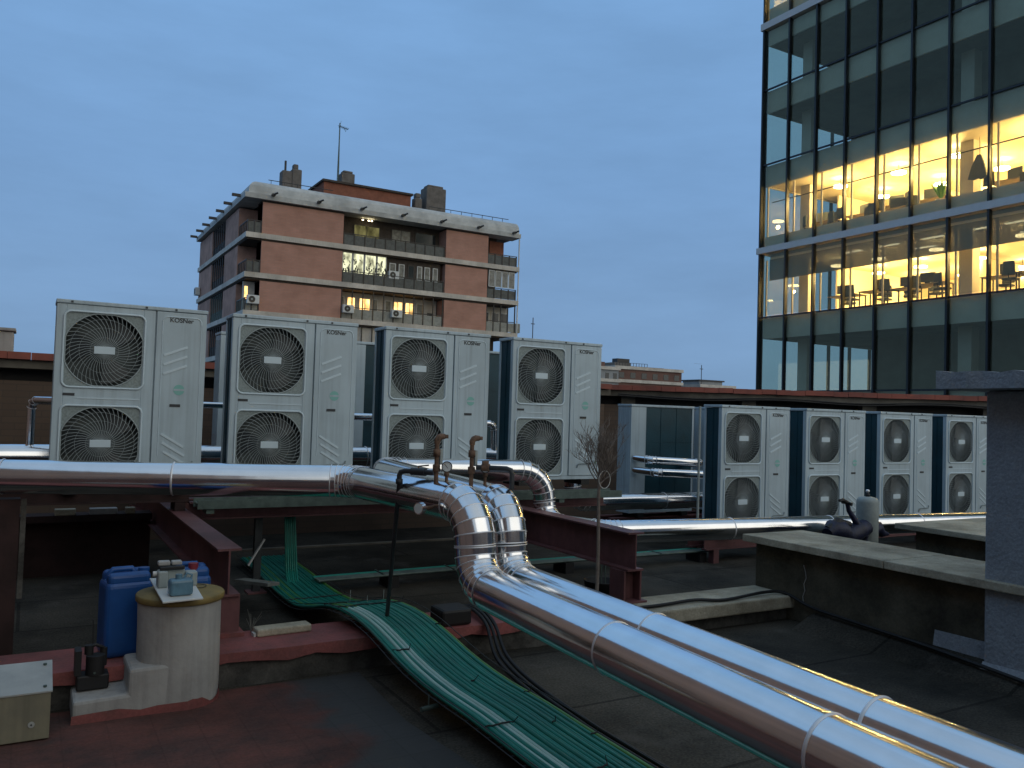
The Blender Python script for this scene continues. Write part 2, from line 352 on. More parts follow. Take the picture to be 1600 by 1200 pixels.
def tag(o, label=None, cat=None, group=None, kind=None):
    if label: o["label"] = label
    if cat: o["category"] = cat
    if group: o["group"] = group
    if kind: o["kind"] = kind
    return o
def empty(name, loc=(0,0,0), rz=0.0, **k):
    o = bpy.data.objects.new(name, None); COL.objects.link(o); o.location = loc; o.rotation_euler = (0,0,rz); o.empty_display_size = .1
    return tag(o, **k)
def copy_tree(o, parent=None):
    c = o.copy(); COL.objects.link(c)
    if parent is not None: c.parent = parent
    for ch in list(o.children): copy_tree(ch, c)
    return c
def text_mesh(name, txt, size, m, parent, loc, rot, ext=0.0008, bold=0.0):
    cu = bpy.data.curves.new(name, 'FONT'); cu.body = txt; cu.size = size; cu.extrude = ext; cu.offset = bold
    cu.align_x = 'CENTER'; cu.align_y = 'CENTER'
    t = bpy.data.objects.new(name, cu); COL.objects.link(t)
    bpy.context.view_layer.update()
    me = bpy.data.meshes.new_from_object(t.evaluated_get(bpy.context.evaluated_depsgraph_get()))
    bpy.data.objects.remove(t); me.materials.clear(); me.materials.append(M[m])
    o = bpy.data.objects.new(name, me); COL.objects.link(o); o.parent = parent; o.location = loc; o.rotation_euler = rot
    return o

def arc_points(p, a, b, r, n):
    """round the corner a-p-b with radius r; n segments"""
    p, a, b = Vector(p), Vector(a), Vector(b)
    d1 = (a-p).normalized(); d2 = (b-p).normalized()
    ang = d1.angle(d2); t = r / math.tan(ang/2)
    c = p + (d1+d2).normalized() * (r / math.sin(ang/2))
    s0 = p + d1*t - c; s1 = p + d2*t - c
    tot = s0.angle(s1); ax = s0.cross(s1).normalized()
    return [c + Matrix.Rotation(tot*i/n, 3, ax) @ s0 for i in range(n+1)]

def clad_pipe(name, path, r, bend, label, cat="pipe", seams=(), gores=6, seg=40, group=None, step=1.25, band=True, cap=True):
    """aluminium-clad pipe: smooth straight lengths, gored elbows with raised seams"""
    root = MB(); bands = []; path = [Vector(p) for p in path]
    pts = [path[0]]; spans = []   # spans: (list of points, is_elbow)
    cur = path[0]
    for i in range(1, len(path)-1):
        n = gores if (path[i-1]-path[i]).angle(path[i+1]-path[i]) < 2.6 else 2
        b = bend if isinstance(bend, (int, float)) else bend[i-1]
        ap = arc_points(path[i], path[i-1], path[i+1], b, n)
        spans.append(([cur, ap[0]], False)); spans.append((ap, True)); cur = ap[-1]
    spans.append(([cur, path[-1]], False))
    def ring(c, t, rr, u=None):
        t = t.normalized(); u = (u - t*u.dot(t)).normalized() if u is not None else t.orthogonal().normalized()
        v = t.cross(u); return [c + (u*math.cos(2*PI*j/seg) + v*math.sin(2*PI*j/seg))*rr for j in range(seg)], u
    def bead(c, t, rr, wd=0.007, h=0.0055):
        a, u = ring(c - t.normalized()*wd, t, rr+0.0005); b, _ = ring(c, t, rr+h, u); d, _ = ring(c + t.normalized()*wd, t, rr+0.0005, u)
        vs = a+b+d; fs = [(k*seg+j, k*seg+(j+1) % seg, (k+1)*seg+(j+1) % seg, (k+1)*seg+j) for k in range(2) for j in range(seg)]
        q = MB(); q.add(vs, fs, True); bands.append(q)
    u = None
    for pl, elbow in spans:
        if not elbow:
            a, b = pl; L = (b-a).length
            if L < 1e-4: continue
            t = (b-a).normalized(); k = max(1, round(L/step))
            for q in range(k):
                p0 = a + t*(L*q/k); p1 = a + t*(L*(q+1)/k)
                rq = r + (0.0012 if q % 2 else 0)
                r0, u = ring(p0, t, rq, u); r1, u = ring(p1, t, rq, u)
                root.add(r0+r1, [(j, (j+1) % seg, seg+(j+1) % seg, seg+j) for j in range(seg)], True)
                if q: bead(p0, t, r)
        else:
            n = len(pl)-1
            # tangents at mitres
            tn = []
            for i in range(n+1):
                if i == 0: tn.append((pl[1]-pl[0]).normalized())
                elif i == n: tn.append((pl[n]-pl[n-1]).normalized())
                else: tn.append(((pl[i]-pl[i-1]).normalized() + (pl[i+1]-pl[i]).normalized()).normalized())
            for i in range(n):
                rr = r*1.015 + (0.0015 if i % 2 else 0)
                r0, u = ring(pl[i], tn[i], rr, u); r1, u = ring(pl[i+1], tn[i+1], rr, u)
                root.add(r0+r1, [(j, (j+1) % seg, seg+(j+1) % seg, seg+j) for j in range(seg)], True)
            for i in range(n+1): bead(pl[i], tn[i], r*1.02, 0.0035, 0.0035)
    if cap:
        for e0, e1 in ((path[0], path[1]), (path[-1], path[-2])):
            t = (e1-e0).normalized(); rc, _ = ring(e0, t, r); root.add(rc, [tuple(range(seg))], False)
    o = root.build(name, 'alu')
    tag(o, label, cat, group)
    if band:
        for q in bands: q.build("seam_band", 'seam', o)
    return o

def cable(name, pts, r, m, label, cat="cable", group=None, seg=8, parent=None):
    # smooth by Catmull-Rom
    P = [Vector(p) for p in pts]; out_ = []
    for i in range(len(P)-1):
        p0 = P[max(i-1,0)]; p1 = P[i]; p2 = P[i+1]; p3 = P[min(i+2, len(P)-1)]
        for k in range(8):
            t = k/8; out_.append(0.5*((2*p1) + (p2-p0)*t + (2*p0-5*p1+4*p2-p3)*t*t + (3*p1-p0-3*p2+p3)*t**3))
    out_.append(P[-1])
    mb = MB(); mb.tube(out_, r, seg); o = mb.build(name, m, parent)
    if parent is None: tag(o, label, cat, group)
    return o

# =================================================================== SETTING
tag(MB().box(-2500, 2500, -2500, 2500, -26, -25).build("ground", 'ground'), kind="structure")
def scuff(m):
    n = m.node_tree; b = n.nodes["Principled BSDF"]; src = b.inputs["Base Color"].links[0].from_socket
    geo = n.nodes.new("ShaderNodeNewGeometry"); nz = n.nodes.new("ShaderNodeTexNoise"); nz.inputs["Scale"].default_value = 1.7; nz.inputs["Detail"].default_value = 12; nz.inputs["Roughness"].default_value = .7
    n.links.new(geo.outputs["Position"], nz.inputs["Vector"]); rp = n.nodes.new("ShaderNodeValToRGB"); rp.color_ramp.elements[0].position = .56; rp.color_ramp.elements[1].position = .70
    rp.color_ramp.elements[1].color = (.8,.8,.8,1)
    mx = n.nodes.new("ShaderNodeMixRGB"); mx.inputs[2].default_value = (0.11, 0.10, 0.088, 1); n.links.new(nz.outputs["Fac"], rp.inputs[0]); n.links.new(rp.outputs[0], mx.inputs[0]); n.links.new(src, mx.inputs[1])
    n.links.new(mx.outputs[0], b.inputs["Base Color"])
scuff(M['floor'])
def streaks(m):
    n = m.node_tree; b = n.nodes["Principled BSDF"]; src = b.inputs["Base Color"].links[0].from_socket
    geo = n.nodes.new("ShaderNodeNewGeometry"); mp = n.nodes.new("ShaderNodeMapping"); mp.inputs["Scale"].default_value = (26, 26, 1.1)
    nz = n.nodes.new("ShaderNodeTexNoise"); nz.inputs["Scale"].default_value = 1.0; nz.inputs["Detail"].default_value = 5
    n.links.new(geo.outputs["Position"], mp.inputs[0]); n.links.new(mp.outputs[0], nz.inputs["Vector"])
    mr = n.nodes.new("ShaderNodeMapRange"); mr.inputs[1].default_value = .48; mr.inputs[2].default_value = .75; mr.inputs[3].default_value = 1.0; mr.inputs[4].default_value = .80
    n.links.new(nz.outputs["Fac"], mr.inputs[0]); h = n.nodes.new("ShaderNodeHueSaturation"); n.links.new(mr.outputs[0], h.inputs["Value"]); n.links.new(src, h.inputs["Color"]); n.links.new(h.outputs[0], b.inputs["Base Color"])
streaks(M['white']); streaks(M['plaster']); streaks(M['beige']); streaks(M['steel_red']); streaks(M['band'])
def felt(m):
    n = m.node_tree; b = n.nodes["Principled BSDF"]; src = b.inputs["Base Color"].links[0].from_socket
    geo = n.nodes.new("ShaderNodeNewGeometry"); bt = n.nodes.new("ShaderNodeTexBrick"); bt.inputs["Scale"].default_value = 1.0; bt.inputs["Brick Width"].default_value = 3.7; bt.inputs["Row Height"].default_value = .95; bt.inputs["Mortar Size"].default_value = .012
    bt.inputs["Color1"].default_value = (1,1,1,1); bt.inputs["Color2"].default_value = (.80,.80,.80,1); bt.inputs["Mortar"].default_value = (.45,.45,.45,1); n.links.new(geo.outputs["Position"], bt.inputs["Vector"])
    mx = n.nodes.new("ShaderNodeMixRGB"); mx.blend_type = 'MULTIPLY'; mx.inputs[0].default_value = 1; n.links.new(src, mx.inputs[1]); n.links.new(bt.outputs["Color"], mx.inputs[2]); n.links.new(mx.outputs[0], b.inputs["Base Color"])
felt(M['floor'])
fl = MB(); fl.box(-4.68, 17, -6, 12.5, -3.5, 0)
tag(fl.build("rooftop_floor", 'floor'), kind="structure")
# worn red tile strip of the near terrace, left of the cable run (a thin sheet over the slab)
def paving_mat():
    m = mat("worn_red_terrace", (0.155, 0.066, 0.054), 0.9, col2=(0.058, 0.044, 0.041), scale=2.6, dirt=0.35, bump=0.5, bscale=22, spec=0.2, detail=10)
    n = m.node_tree; b = n.nodes["Principled BSDF"]; src = b.inputs["Base Color"].links[0].from_socket
    geo = n.nodes.new("ShaderNodeNewGeometry"); sp = n.nodes.new("ShaderNodeSeparateXYZ"); n.links.new(geo.outputs["Position"], sp.inputs[0])
    nz = n.nodes.new("ShaderNodeTexNoise"); nz.inputs["Scale"].default_value = 3.0; nz.inputs["Detail"].default_value = 8; n.links.new(geo.outputs["Position"], nz.inputs["Vector"])
    md = n.nodes.new("ShaderNodeMath"); md.operation = 'MULTIPLY_ADD'; md.inputs[1].default_value = 0.75; n.links.new(nz.outputs["Fac"], md.inputs[0]); n.links.new(sp.outputs["X"], md.inputs[2])
    mr = n.nodes.new("ShaderNodeMapRange"); mr.inputs[1].default_value = 1.68; mr.inputs[2].default_value = 1.84; n.links.new(md.outputs[0], mr.inputs[0])
    mx = n.nodes.new("ShaderNodeMixRGB"); mx.inputs[2].default_value = (0.060, 0.062, 0.062, 1); n.links.new(mr.outputs[0], mx.inputs[0]); n.links.new(src, mx.inputs[1])
    # faint square tile joints
    bt = n.nodes.new("ShaderNodeTexBrick"); bt.inputs["Scale"].default_value = 1.0; bt.inputs["Brick Width"].default_value = .2; bt.inputs["Row Height"].default_value = .2; bt.offset = 0; bt.inputs["Mortar Size"].default_value = .004
    bt.inputs["Color1"].default_value = (1,1,1,1); bt.inputs["Color2"].default_value = (.86,.86,.86,1); bt.inputs["Mortar"].default_value = (.72,.72,.72,1); n.links.new(geo.outputs["Position"], bt.inputs["Vector"])
    m2 = n.nodes.new("ShaderNodeMixRGB"); m2.blend_type = 'MULTIPLY'; m2.inputs[0].default_value = .6; n.links.new(mx.outputs[0], m2.inputs[1]); n.links.new(bt.outputs["Color"], m2.inputs[2])
    n.links.new(m2.outputs[0], b.inputs["Base Color"]); return m
M['paving'] = paving_mat()
tag(MB().add([(-4.65,-6,.004),(1.9,-6,.004),(1.85,3.0,.004),(1.75,4.0,.004),(1.80,4.86,.004),(-4.65,4.86,.004)], [(0,1,2,3,4,5)]).build("terrace_paving", 'paving'), kind="structure")
# grey mortar fillet in front of the red kerb
def rough_box(mb, x0, x1, y0, y1, z0, z1, nx, amp):
    """a long kerb whose front lower arris is irregular"""
    for i in range(nx):
        a = x0 + (x1-x0)*i/nx; b = x0 + (x1-x0)*(i+1)/nx
        mb.box(a, b, y0 + random.uniform(-amp, amp), y1, z0, z1)

kerb = empty("roof_kerb", (0.8, 5.08, 0), label="low kerb painted dull red crossing the roof behind the drum and under the green conduits", cat="kerb")
k = MB()
n = 46
xs = [-4.6 + i*(3.25+4.6)/n for i in range(n+1)]
fy = [4.87 + random.uniform(-.012, .012) for _ in xs]; bz = [0.135 + random.uniform(-.02, .015) for _ in xs]
vs = []
for x, y, z in zip(xs, fy, bz): vs += [(x, y, z), (x, y+random.uniform(0,.006), .2), (x, 5.32, .2), (x, 5.32, 0.02)]
fs = []
for i in range(n):
    a = i*4; b = a+4
    fs += [(a, b, b+1, a+1), (a+1, b+1, b+2, a+2), (a+2, b+2, b+3, a+3), (a+3, b+3, b, a)]
fs += [(0,1,2,3), tuple((n*4+q) for q in (3,2,1,0))]
k.add([(x-0.8, y-5.08, z) for x, y, z in vs], fs); k.build("red_top", 'red_paint', kerb)
k = MB()
vs = []
for x, y in zip(xs, fy): vs += [(x-.8, y+.035+random.uniform(-.01,.01)-5.08, 0.0), (x-.8, y+.03+random.uniform(-.008,.008)-5.08, .15), (x-.8, .2, .15), (x-.8, .2, 0)]
fs = []
for i in range(n):
    a = i*4; b = a+4
    fs += [(a, b, b+1, a+1), (a+1, b+1, b+2, a+2), (a+2, b+2, b+3, a+3)]
k.add(vs, fs); k.build("render_face", 'kerb_side', kerb)
k2 = empty("roof_kerb", (4.3, 4.9, 0), label="flat pale concrete kerb slab with a black cable lying on it", cat="kerb")
MB().box(-1.02, 1.13, -.20, .24, .10, .2).build("top_slab", 'conc', k2, bevel=.012)
MB().box(-1.02, 1.13, -.12, .18, 0, .098).build("base_wall", 'kerb_side', k2)
cable("black_cable", [(3.3,4.86,.215),(4.0,4.80,.215),(4.45,4.82,.22),(4.7,4.75,.215),(5.2,4.80,.225),(5.36,4.74,.215),(5.385,4.5,.15),(5.37,4.1,.13),(5.33,3.4,.105),(5.2,2.4,.06)], .013, 'black', "black cable lying along the pale concrete kerb slab and down to the floor")

# ------------------------------------------------------------------ rear shed (long wall behind the machines)
def wall_run(root, p0, p1, zt, pillars):
    p0 = Vector(p0); p1 = Vector(p1); d = (p1-p0); L = d.length; d.normalize(); nrm = Vector((d.y, -d.x, 0))  # towards camera
    def ob(name, m, s0, s1, off0, off1, z0, z1, bev=0):
        mb = MB(); mb.obox(p0 + d*((s0+s1)/2) + nrm*((off0+off1)/2) + Vector((0,0,(z0+z1)/2)), d, (s1-s0)/2, nrm, (off1-off0)/2, (0,0,1), (z1-z0)/2)
        return mb.build(name, m, root, bevel=bev)
    ob("wall", 'wall_br', 0, L, -.3, 0, 0, zt-.30)
    ob("vent_gap_back", 'black', 0, L, -.3, -.2, zt-.30, zt-.17)
    s = .3
    while s < L:
        ob("pillar", 'fascia', s, s+.22, -.19, 0.0, zt-.298, zt-.172); s += pillars
    ob("fascia", 'fascia', -.03, L+.03, -.3, .12, zt-.17, zt-.075, .006)
    # wavy coping course of red tiles seen edge-on
    mb = MB(); k_ = int(L/.22)
    for i in range(k_):
        a = L*i/k_; b = L*(i+1)/k_ - .004; j = random.uniform(-.006,.006)
        mb.obox(p0 + d*((a+b)/2) + nrm*(-.06+j) + Vector((0,0,zt-.035+random.uniform(-.005,.005))), d, (b-a)/2, nrm, .245, (0,0,1), .038)
    mb.build("coping", 'coping', root)
shed = empty("equipment_shed", (0, 10.6, 0), label="long low brown shed with a red coping closing the roof behind all the machines", cat="shed")
for a, b in (((-4.65, 10.5, 0), (7.75, 10.5, 0)), ((7.8, 10.62, 0), (16.9, 5.35, 0))):
    wall_run(shed, (a[0], a[1]-10.6, 0), (b[0], b[1]-10.6, 0), 2.09, 1.9)
MB().add([(-4.65, .14, 1.99), (7.8, .14, 1.99), (17, -5.1, 1.99), (17, 4, 1.99), (-4.65, 4, 1.99)], [(0,1,2,3,4)]).build("roof", 'fascia', shed)
t = empty("vent_stack", (-.33, 10.9, 2.0), label="square white vent stack on the shed roof at the far left edge", cat="vent")
MB().box(-.35, .15, -.2, .2, 0, .33).build("shaft", 'plaster', t, bevel=.015); MB().box(-.38, .17, -.23, .23, .335, .37).build("cap", 'plaster', t, bevel=.01)
MB().lathe([(.0,.0),(.07,0),(.07,.1),(.05,.14),(0,.15)], (-.1,0,.372), 16).build("cowl", 'chimney', t)
for i, (z, y) in enumerate(((1.955,0),(1.93,.0))):
    pts = []
    for q in range(9):
        s = q/8; pts.append((7.9 + 8.6*s, 10.48 - 4.99*s - .13, z - .05*math.sin(PI*((s*4) % 1)) + (.01 if q % 2 else 0)))
    cable("wall_cable", pts, .010, 'black', "dark cable sagging below the red coping of the shed, %s one" % ("upper" if i == 0 else "lower"), "cable", "cables under the shed coping")

# ------------------------------------------------------------------ right side masonry
t = empty("parapet_wall", (5.66, 3.5, 0), label="long stained concrete wall with a pale overhanging coping running into the blue grey pillar", cat="wall")
MB().box(-.24, .26, -2.4, 1.62, 0, .575).build("wall", 'conc_dk', t, bevel=.006)
for i in range(3):
    y0 = -2.4 + i*1.355; MB().box(-.36, .38, y0+.003, y0+1.352, .578, .635+(.001*i)).build("coping_slab", 'conc', t, bevel=.006)
cr_ = MB()
p = [Vector((-.2425, 1.1+random.uniform(-.01,.01), .46-.05*i)) for i in range(7)]
cr_.tube([(a.x, a.y+random.uniform(-.012,.012), a.z) for a in p], .0035, 5); cr_.build("crack_filler", 'plaster', t)
cv = MB(); cv.add([(-.246,-.01,.215),(-.246,-.40,.218),(-.25,-.40,.105),(-.25,.0,.11),(-.2425,-.01,.215),(-.2425,-.40,.218),(-.2425,-.40,.105),(-.2425,.0,.11)], [(0,3,2,1),(4,5,6,7),(0,1,5,4),(1,2,6,5),(2,3,7,6),(3,0,4,7)]); cv.build("flashing_patch", 'stucco', t)
MB().prism([(-.2415,.001),(-.2415,.11),(-.50,.001)], 'y', -2.4, 1.0).build("base_fillet", 'floor', t)
t = empty("concrete_curb_box", (8.2, 4.5, 0), label="second low concrete wall with a pale coping, farther back beside the blue grey pillar", cat="wall")
MB().box(-.58, 1.5, -1.6, .62, 0, .575).build("wall", 'conc_dk', t); MB().box(-.72, 1.6, -1.7, .76, .578, .632).build("coping_slab", 'conc', t, bevel=.008)
t = empty("masonry_pillar", (5.8, 2.4, 0), label="big blue grey rendered pillar with a rough projecting cap at the right edge", cat="pillar")
k = MB(); nz_ = 14
k.box(-.45, .8, -1.5, .72, 0, 1.84).build("shaft", 'stucco', t, bevel=.02)
k = MB(); k.prism([(-.452,0.11),(-.452,.0),(-.53,.0)], 'y', -1.5, .72); k.build("base_cove", 'stucco', t)
k = MB(); ys = [ -1.7 + i*.1 for i in range(27)]; vs = []
for y in ys:
    j = random.uniform(-.012, .012); h = random.uniform(-.014, .014)
    vs += [(-.70+j, y, 1.845), (-.70+j*1.5, y, 1.95+h), (.95, y, 1.97+h*.3), (.95, y, 1.845)]
fs = []
for i in range(len(ys)-1):
    a = i*4; b = a+4; fs += [(a,b,b+1,a+1),(a+1,b+1,b+2,a+2),(a+2,b+2,b+3,a+3),(a+3,b+3,b,a)]
fs += [(0,1,2,3), tuple(len(vs)-4+q for q in (3,2,1,0))]
k.add(vs, fs); k.build("cap", 'stucco', t)

t = empty("neighbour_block", (-6.2, 8, 0), label="plain mauve brown rendered block rising beside the roof on the left, outside the view", cat="building")
MB().box(-1.5, 1.5, -17, 22, -25, 9.0).build("wall", 'house', t); MB().box(-1.6, 1.6, -17.1, 22.1, 9.002, 9.25).build("coping", 'fascia', t)
t = empty("rear_wall", (2, -5.2, 0), label="brown rendered wall closing the roof behind the camera", cat="wall")
MB().box(-6.6, 13, -.3, 0, 0, 2.7).build("wall", 'house', t); MB().box(-6.6, 13, -.4, .08, 2.702, 2.8).build("coping", 'fascia', t)

# =================================================================== OUTDOOR UNITS
W, D, H = 1.08, .28, 1.42
def rrect(cx, cz, hx, hz, r, n=6, y=0.0):
    pts = []
    for sx, sz, a0 in ((1,1,0),(-1,1,90),(-1,-1,180),(1,-1,270)):
        for i in range(n+1):
            a = math.radians(a0 + 90*i/n); pts.append((cx + sx*(hx-r) + r*math.cos(a), y, cz + sz*(hz-r) + r*math.sin(a)))
    return pts
def sh(mb):
    mb.v = [(x - W/2, y - D/2, z) for x, y, z in mb.v]; return mb
def make_unit():
    r = empty("condenser_unit")
    m = MB()   # front panel: strips around the two grille openings
    m.box(0, .065, 0, .02, .036, 1.388); m.box(.605, .69, 0, .02, .036, 1.388)
    for z0, z1 in ((.036,.05),(.61,.765),(1.33,1.388)): m.box(.065, .605, 0, .02, z0, z1)
    m.box(0, .02, .02, .05, .036, 1.388); m.box(0, .03, .252, D, .036, 1.388)
    fp = sh(m).build("front_panel", 'white', r, bevel=.003)
    m = MB()
    for cz in (1.047, .33): 
        q = rrect(.335, cz, .283, .289, .05, 5, -.004); m.tube(q + q[:1], .0085, 6, False)
    m.box(.16, .60, -.004, -.0003, .672, .680)
    sh(m).build("grille_rim", 'white2', fp)
    m = MB(); m.box(.065, .145, -.003, -.0003, .692, .712); sh(m).build("handle_recess", 'ink', fp)
    m = MB(); m.box(-.006, W+.006, -.010, D+.008, 1.39, H); tp = sh(m).build("top_panel", 'white', r, bevel=.006)
    for x in (.10, .62, .84): m = MB(); m.box(x-.008, x+.008, -.016, -.0105, 1.398, 1.412); sh(m).build("screw", 'pipe_dark', tp)
    m = MB(); m.box(.83, W, .02, D, .036, 1.388); m.box(.69, .83, .02, .24, .036, 1.388); m.box(0, W, 0, D, 0, .034)
    cs = sh(m).build("casing", 'white', r, bevel=.003)
    m = MB()
    for i in range(6): m.box(W, W+.004, .04+i*.038, .055+i*.038, .35, 1.34)
    m.box(W, W+.006, .08, .20, .12, .26)
    sh(m).build("side_rib", 'white', cs)
    m = MB(); m.box(.03, .69, .12, .245, .036, 1.388); m.box(.055,.066,.021,.119,.036,1.388); m.box(.604,.615,.021,.119,.036,1.388); m.box(.067,.603,.021,.119,.62,.75)
    sh(m).build("fan_chamber", 'dark', r)
    m = MB(); m.box(.03, .83, .246, .27, .04, 1.386); m.box(.010, .028, .051, .251, .04, 1.386)
    co = sh(m).build("coil", 'coil', r)
    m = MB()
    for x in (.3, .57): m.box(x, x+.006, .271, .276, .04, 1.386)
    m.box(.004, .0095, .14, .148, .04, 1.386)
    for z in (.48, .93): m.box(.03, .83, .271, .275, z, z+.006)
    sh(m).build("coil_guard", 'coil', co)
    # service panel with embossed ribs, arched lip, sticker, lettering
    m = MB(); m.box(.70, W-.002, -.005, .019, .038, 1.386); sp = sh(m).build("service_panel", 'white', r, bevel=.004)
    m = MB(); m.tube([(.745,-.006,1.20),(.745,-.006,1.315),(.757,-.006,1.338),(.78,-.006,1.348),(1.0,-.006,1.348),(1.025,-.006,1.338),(1.037,-.006,1.315),(1.037,-.006,1.29)], .005, 6)
    for i in range(3):
        z = 1.075 - i*.075; m.obox((.85, -.006, z), (1,0,.42), .095, (0,1,0), .004, (-.42,0,1), .009)
        z = .36 - i*.07; m.obox((.85 + .01*i, -.006, z), (1,0,-.62), .10, (0,1,0), .004, (.62,0,1), .009)
    m.tube([(.745,-.006,.24),(.745,-.006,1.2)], .003, 5); m.tube([(1.037,-.006,.24),(1.037,-.006,1.29)], .0025, 5)
    sh(m).build("embossed_rib", 'white2', sp)
    m = MB(); m.tube([(.80,-.010,.12),(.80,-.018,.145),(.815,-.02,.16),(.90,-.02,.165),(.985,-.02,.162),(1.0,-.02,.175),(1.01,-.010,.195)], .006, 7)
    sh(m).build("grab_handle", 'grey_mark', sp)
    m = MB(); m.box(.82, .90, -.0085, -.0055, .628, .650); sh(m).build("handle_recess", 'ink', sp)
    m = MB(); m.disc((.885, -.007, .765), .042, 'y', 28); sh(m).build("round_sticker", 'mint', sp)
    m = MB(); m.box(.845,.93,-.0079,-.0074,.757,.773); sh(m).build("sticker_stripe", 'white', sp)
    lg = text_mesh("brand_lettering", "KOSNer", .050, 'ink', sp, (.885-W/2, -.0062-D/2, 1.322), (PI/2, 0, 0), bold=.0012)
    m = MB(); m.box(.85, .945, -.0066, -.0056, 1.290, 1.295); sh(m).build("small_print", 'grey_mark', lg)
    for o_ in (sp.children[-1],): pass
    # grilles with swirling wires
    for cz in (1.047, .33):
        g = MB(); n = 64; hx, hz, R = .276, .283, .286; vs = []
        rad = lambda a: min(R, .270/max(1e-6, abs(math.cos(a))), .277/max(1e-6, abs(math.sin(a))))
        for i in range(n):
            a = 2*PI*i/n; c, s = math.cos(a), math.sin(a); k_ = min(hx/abs(c) if abs(c) > 1e-6 else 9, hz/abs(s) if abs(s) > 1e-6 else 9)
            q_ = rad(a); vs += [(.335 + q_*c, .004, cz + q_*s), (.335 + max(k_, q_+.001)*c, .003, cz + max(k_, q_+.001)*s)]
        g.add(vs, [(2*i, 2*i+1, 2*((i+1) % n)+1, 2*((i+1) % n)) for i in range(n)])
        gr = sh(g).build("fan_grille", 'lattice', r)
        g = MB()
        for i in range(46):
            a0 = 2*PI*i/46; pts = []
            for q in range(6):
                rr = .03 + (R+.004-.03)*q/5; a = a0 + .62*(rr/R)**1.25
                rr = min(rr, rad(a)+.002); pts.append((.335 + rr*math.cos(a), -.006 + .008*(rr/R)**3, cz + rr*math.sin(a)))
            g.tube(pts, .0024, 4, False)
        for rr in (.10, .175, .24):
            pts = [(.335 + rr*math.cos(2*PI*q/32), -.002+.006*(rr/R)**3, cz + rr*math.sin(2*PI*q/32)) for q in range(33)]; g.tube(pts, .0013, 4, False)
        pts = [(.335 + rad(2*PI*q/56)*math.cos(2*PI*q/56), .001, cz + rad(2*PI*q/56)*math.sin(2*PI*q/56)) for q in range(57)]; g.tube(pts, .005, 6, False)
        sh(g).build("grille_wire", 'spoke', gr)
        g = MB(); g.box(.335-.073, .335+.073, -.014, -.008, cz-.029, cz+.029); sh(g).build("badge_plate", 'white2', gr, bevel=.004)
        g = MB()
        for i in range(3):
            a0 = 2*PI*i/3 + .4; vs = []; nn = 7
            for q in range(nn):
                a = a0 + .95*q/(nn-1); 
                for rr in (.05, .255): vs.append((.335 + rr*math.cos(a + .3*rr), .06 + .035*q/(nn-1), cz + rr*math.sin(a + .3*rr)))
            g.add(vs, [(2*q, 2*q+1, 2*q+3, 2*q+2) for q in range(nn-1)], True)
        g.lathe([(0,-.0),(.06,0),(.06,.03)], (0,0,0), 16) if False else None
        g.tube([(.335,.05,cz),(.335,.1,cz)], .055, 18)
        sh(g).build("fan_blades", 'blade', gr)
    for x in (.15, .90): m = MB(); m.box(x-.05, x+.05, -.02, D+.02, -.055, -.001); sh(m).build("foot", 'black', r)
    return r
unit0 = make_unit(); used = [False]
def put_unit(x, y, z, rz, label, group):
    u = unit0 if not used[0] else copy_tree(unit0); used[0] = True
    u.location = (x, y, z); u.rotation_euler = (0, 0, rz)
    tag(u, label, "air conditioner", group); return u
lab = ["leftmost and nearest of the raised white twin-fan condenser units, alone against the sky",
       "second raised white condenser unit, before the brick apartment block's left corner",
       "white twin-fan condenser unit third in the raised row, behind the two rusty valves",
       "rightmost raised white condenser unit, behind the bare little tree"]
for i, x in enumerate((.15, 1.435, 2.785, 4.13)):
    put_unit(x+W/2, 7.13+D/2, .94, 0.0, lab[i], "twin-fan condenser units facing the camera")
lab = ["first white condenser unit of the lower right row, beside the tall thin post",
       "second white twin-fan condenser unit of the lower right row, left of the grey cylinder",
       "third white twin-fan condenser unit of the lower right row, right of the grey cylinder",
       "last white condenser unit of the lower right row, half hidden by the blue grey pillar"]
for i, x in enumerate((6.68, 8.05, 9.43, 10.83)):
    put_unit(x+W/2, 6.85+D/2, .35, 0.0, lab[i], "twin-fan condenser units facing the camera")
lab = ["condenser unit seen from behind in the gap right of the leftmost raised unit",
       "condenser unit with teal back coil in the gap between the second and third raised units",
       "condenser unit with teal back coil in the gap between the third and fourth raised units"]
for i, x in enumerate((1.695, 3.03, 4.365)):
    put_unit(x+W/2, 9.0+D/2, .94, PI, lab[i], "condenser units with their backs to the camera")
put_unit(6.79+W/2, 8.6+D/2, .35, PI, "lower condenser unit turned away, showing its wide teal coil and two clad pipes", "condenser units with their backs to the camera")
put_unit(8.13+W/2, 8.6+D/2, .35, PI, "condenser unit turned away, a pale sliver showing left of the tall thin post", "condenser units with their backs to the camera")

# ------------------------------------------------------------------ steelwork under the raised units
def ibeam(mb, p0, p1, w, h, tf=.014, tw=.010):
    p0, p1 = Vector(p0), Vector(p1); d = (p1-p0); L = d.length; c = (p0+p1)/2; up = Vector((0,0,1)); s = d.normalized().cross(up)
    for z in (h/2 - tf/2, -h/2 + tf/2): mb.obox(c + up*z, d, L/2, s, w/2, up, tf/2)
    mb.obox(c, d, L/2, s, tw/2, up, h/2 - tf - .0005)
t = tag(empty("steel_beam", (1.09, 7.6, .585)), "dark red steel beam pointing at the camera on the left, above the white plastered drum", "beam", "red steel beams")
m = MB(); ibeam(m, (0, -2.38, 0), (0, 2.6, 0), .14, .29); m.build("beam", 'steel_red', t)
m = MB(); m.box(-.075, .075, -2.36, -2.27, -.384, -.147); m.build("post", 'steel_red', t)
m = MB(); m.box(-.10, .10, -2.40, -2.23, -.384, -.36); m.build("base_plate", 'red_paint', t)
t = tag(empty("steel_beam", (4.01, 7.6, .585)), "dark red steel beam on the right, its end standing behind the clad pipes next to the kerb slab", "beam", "red steel beams")
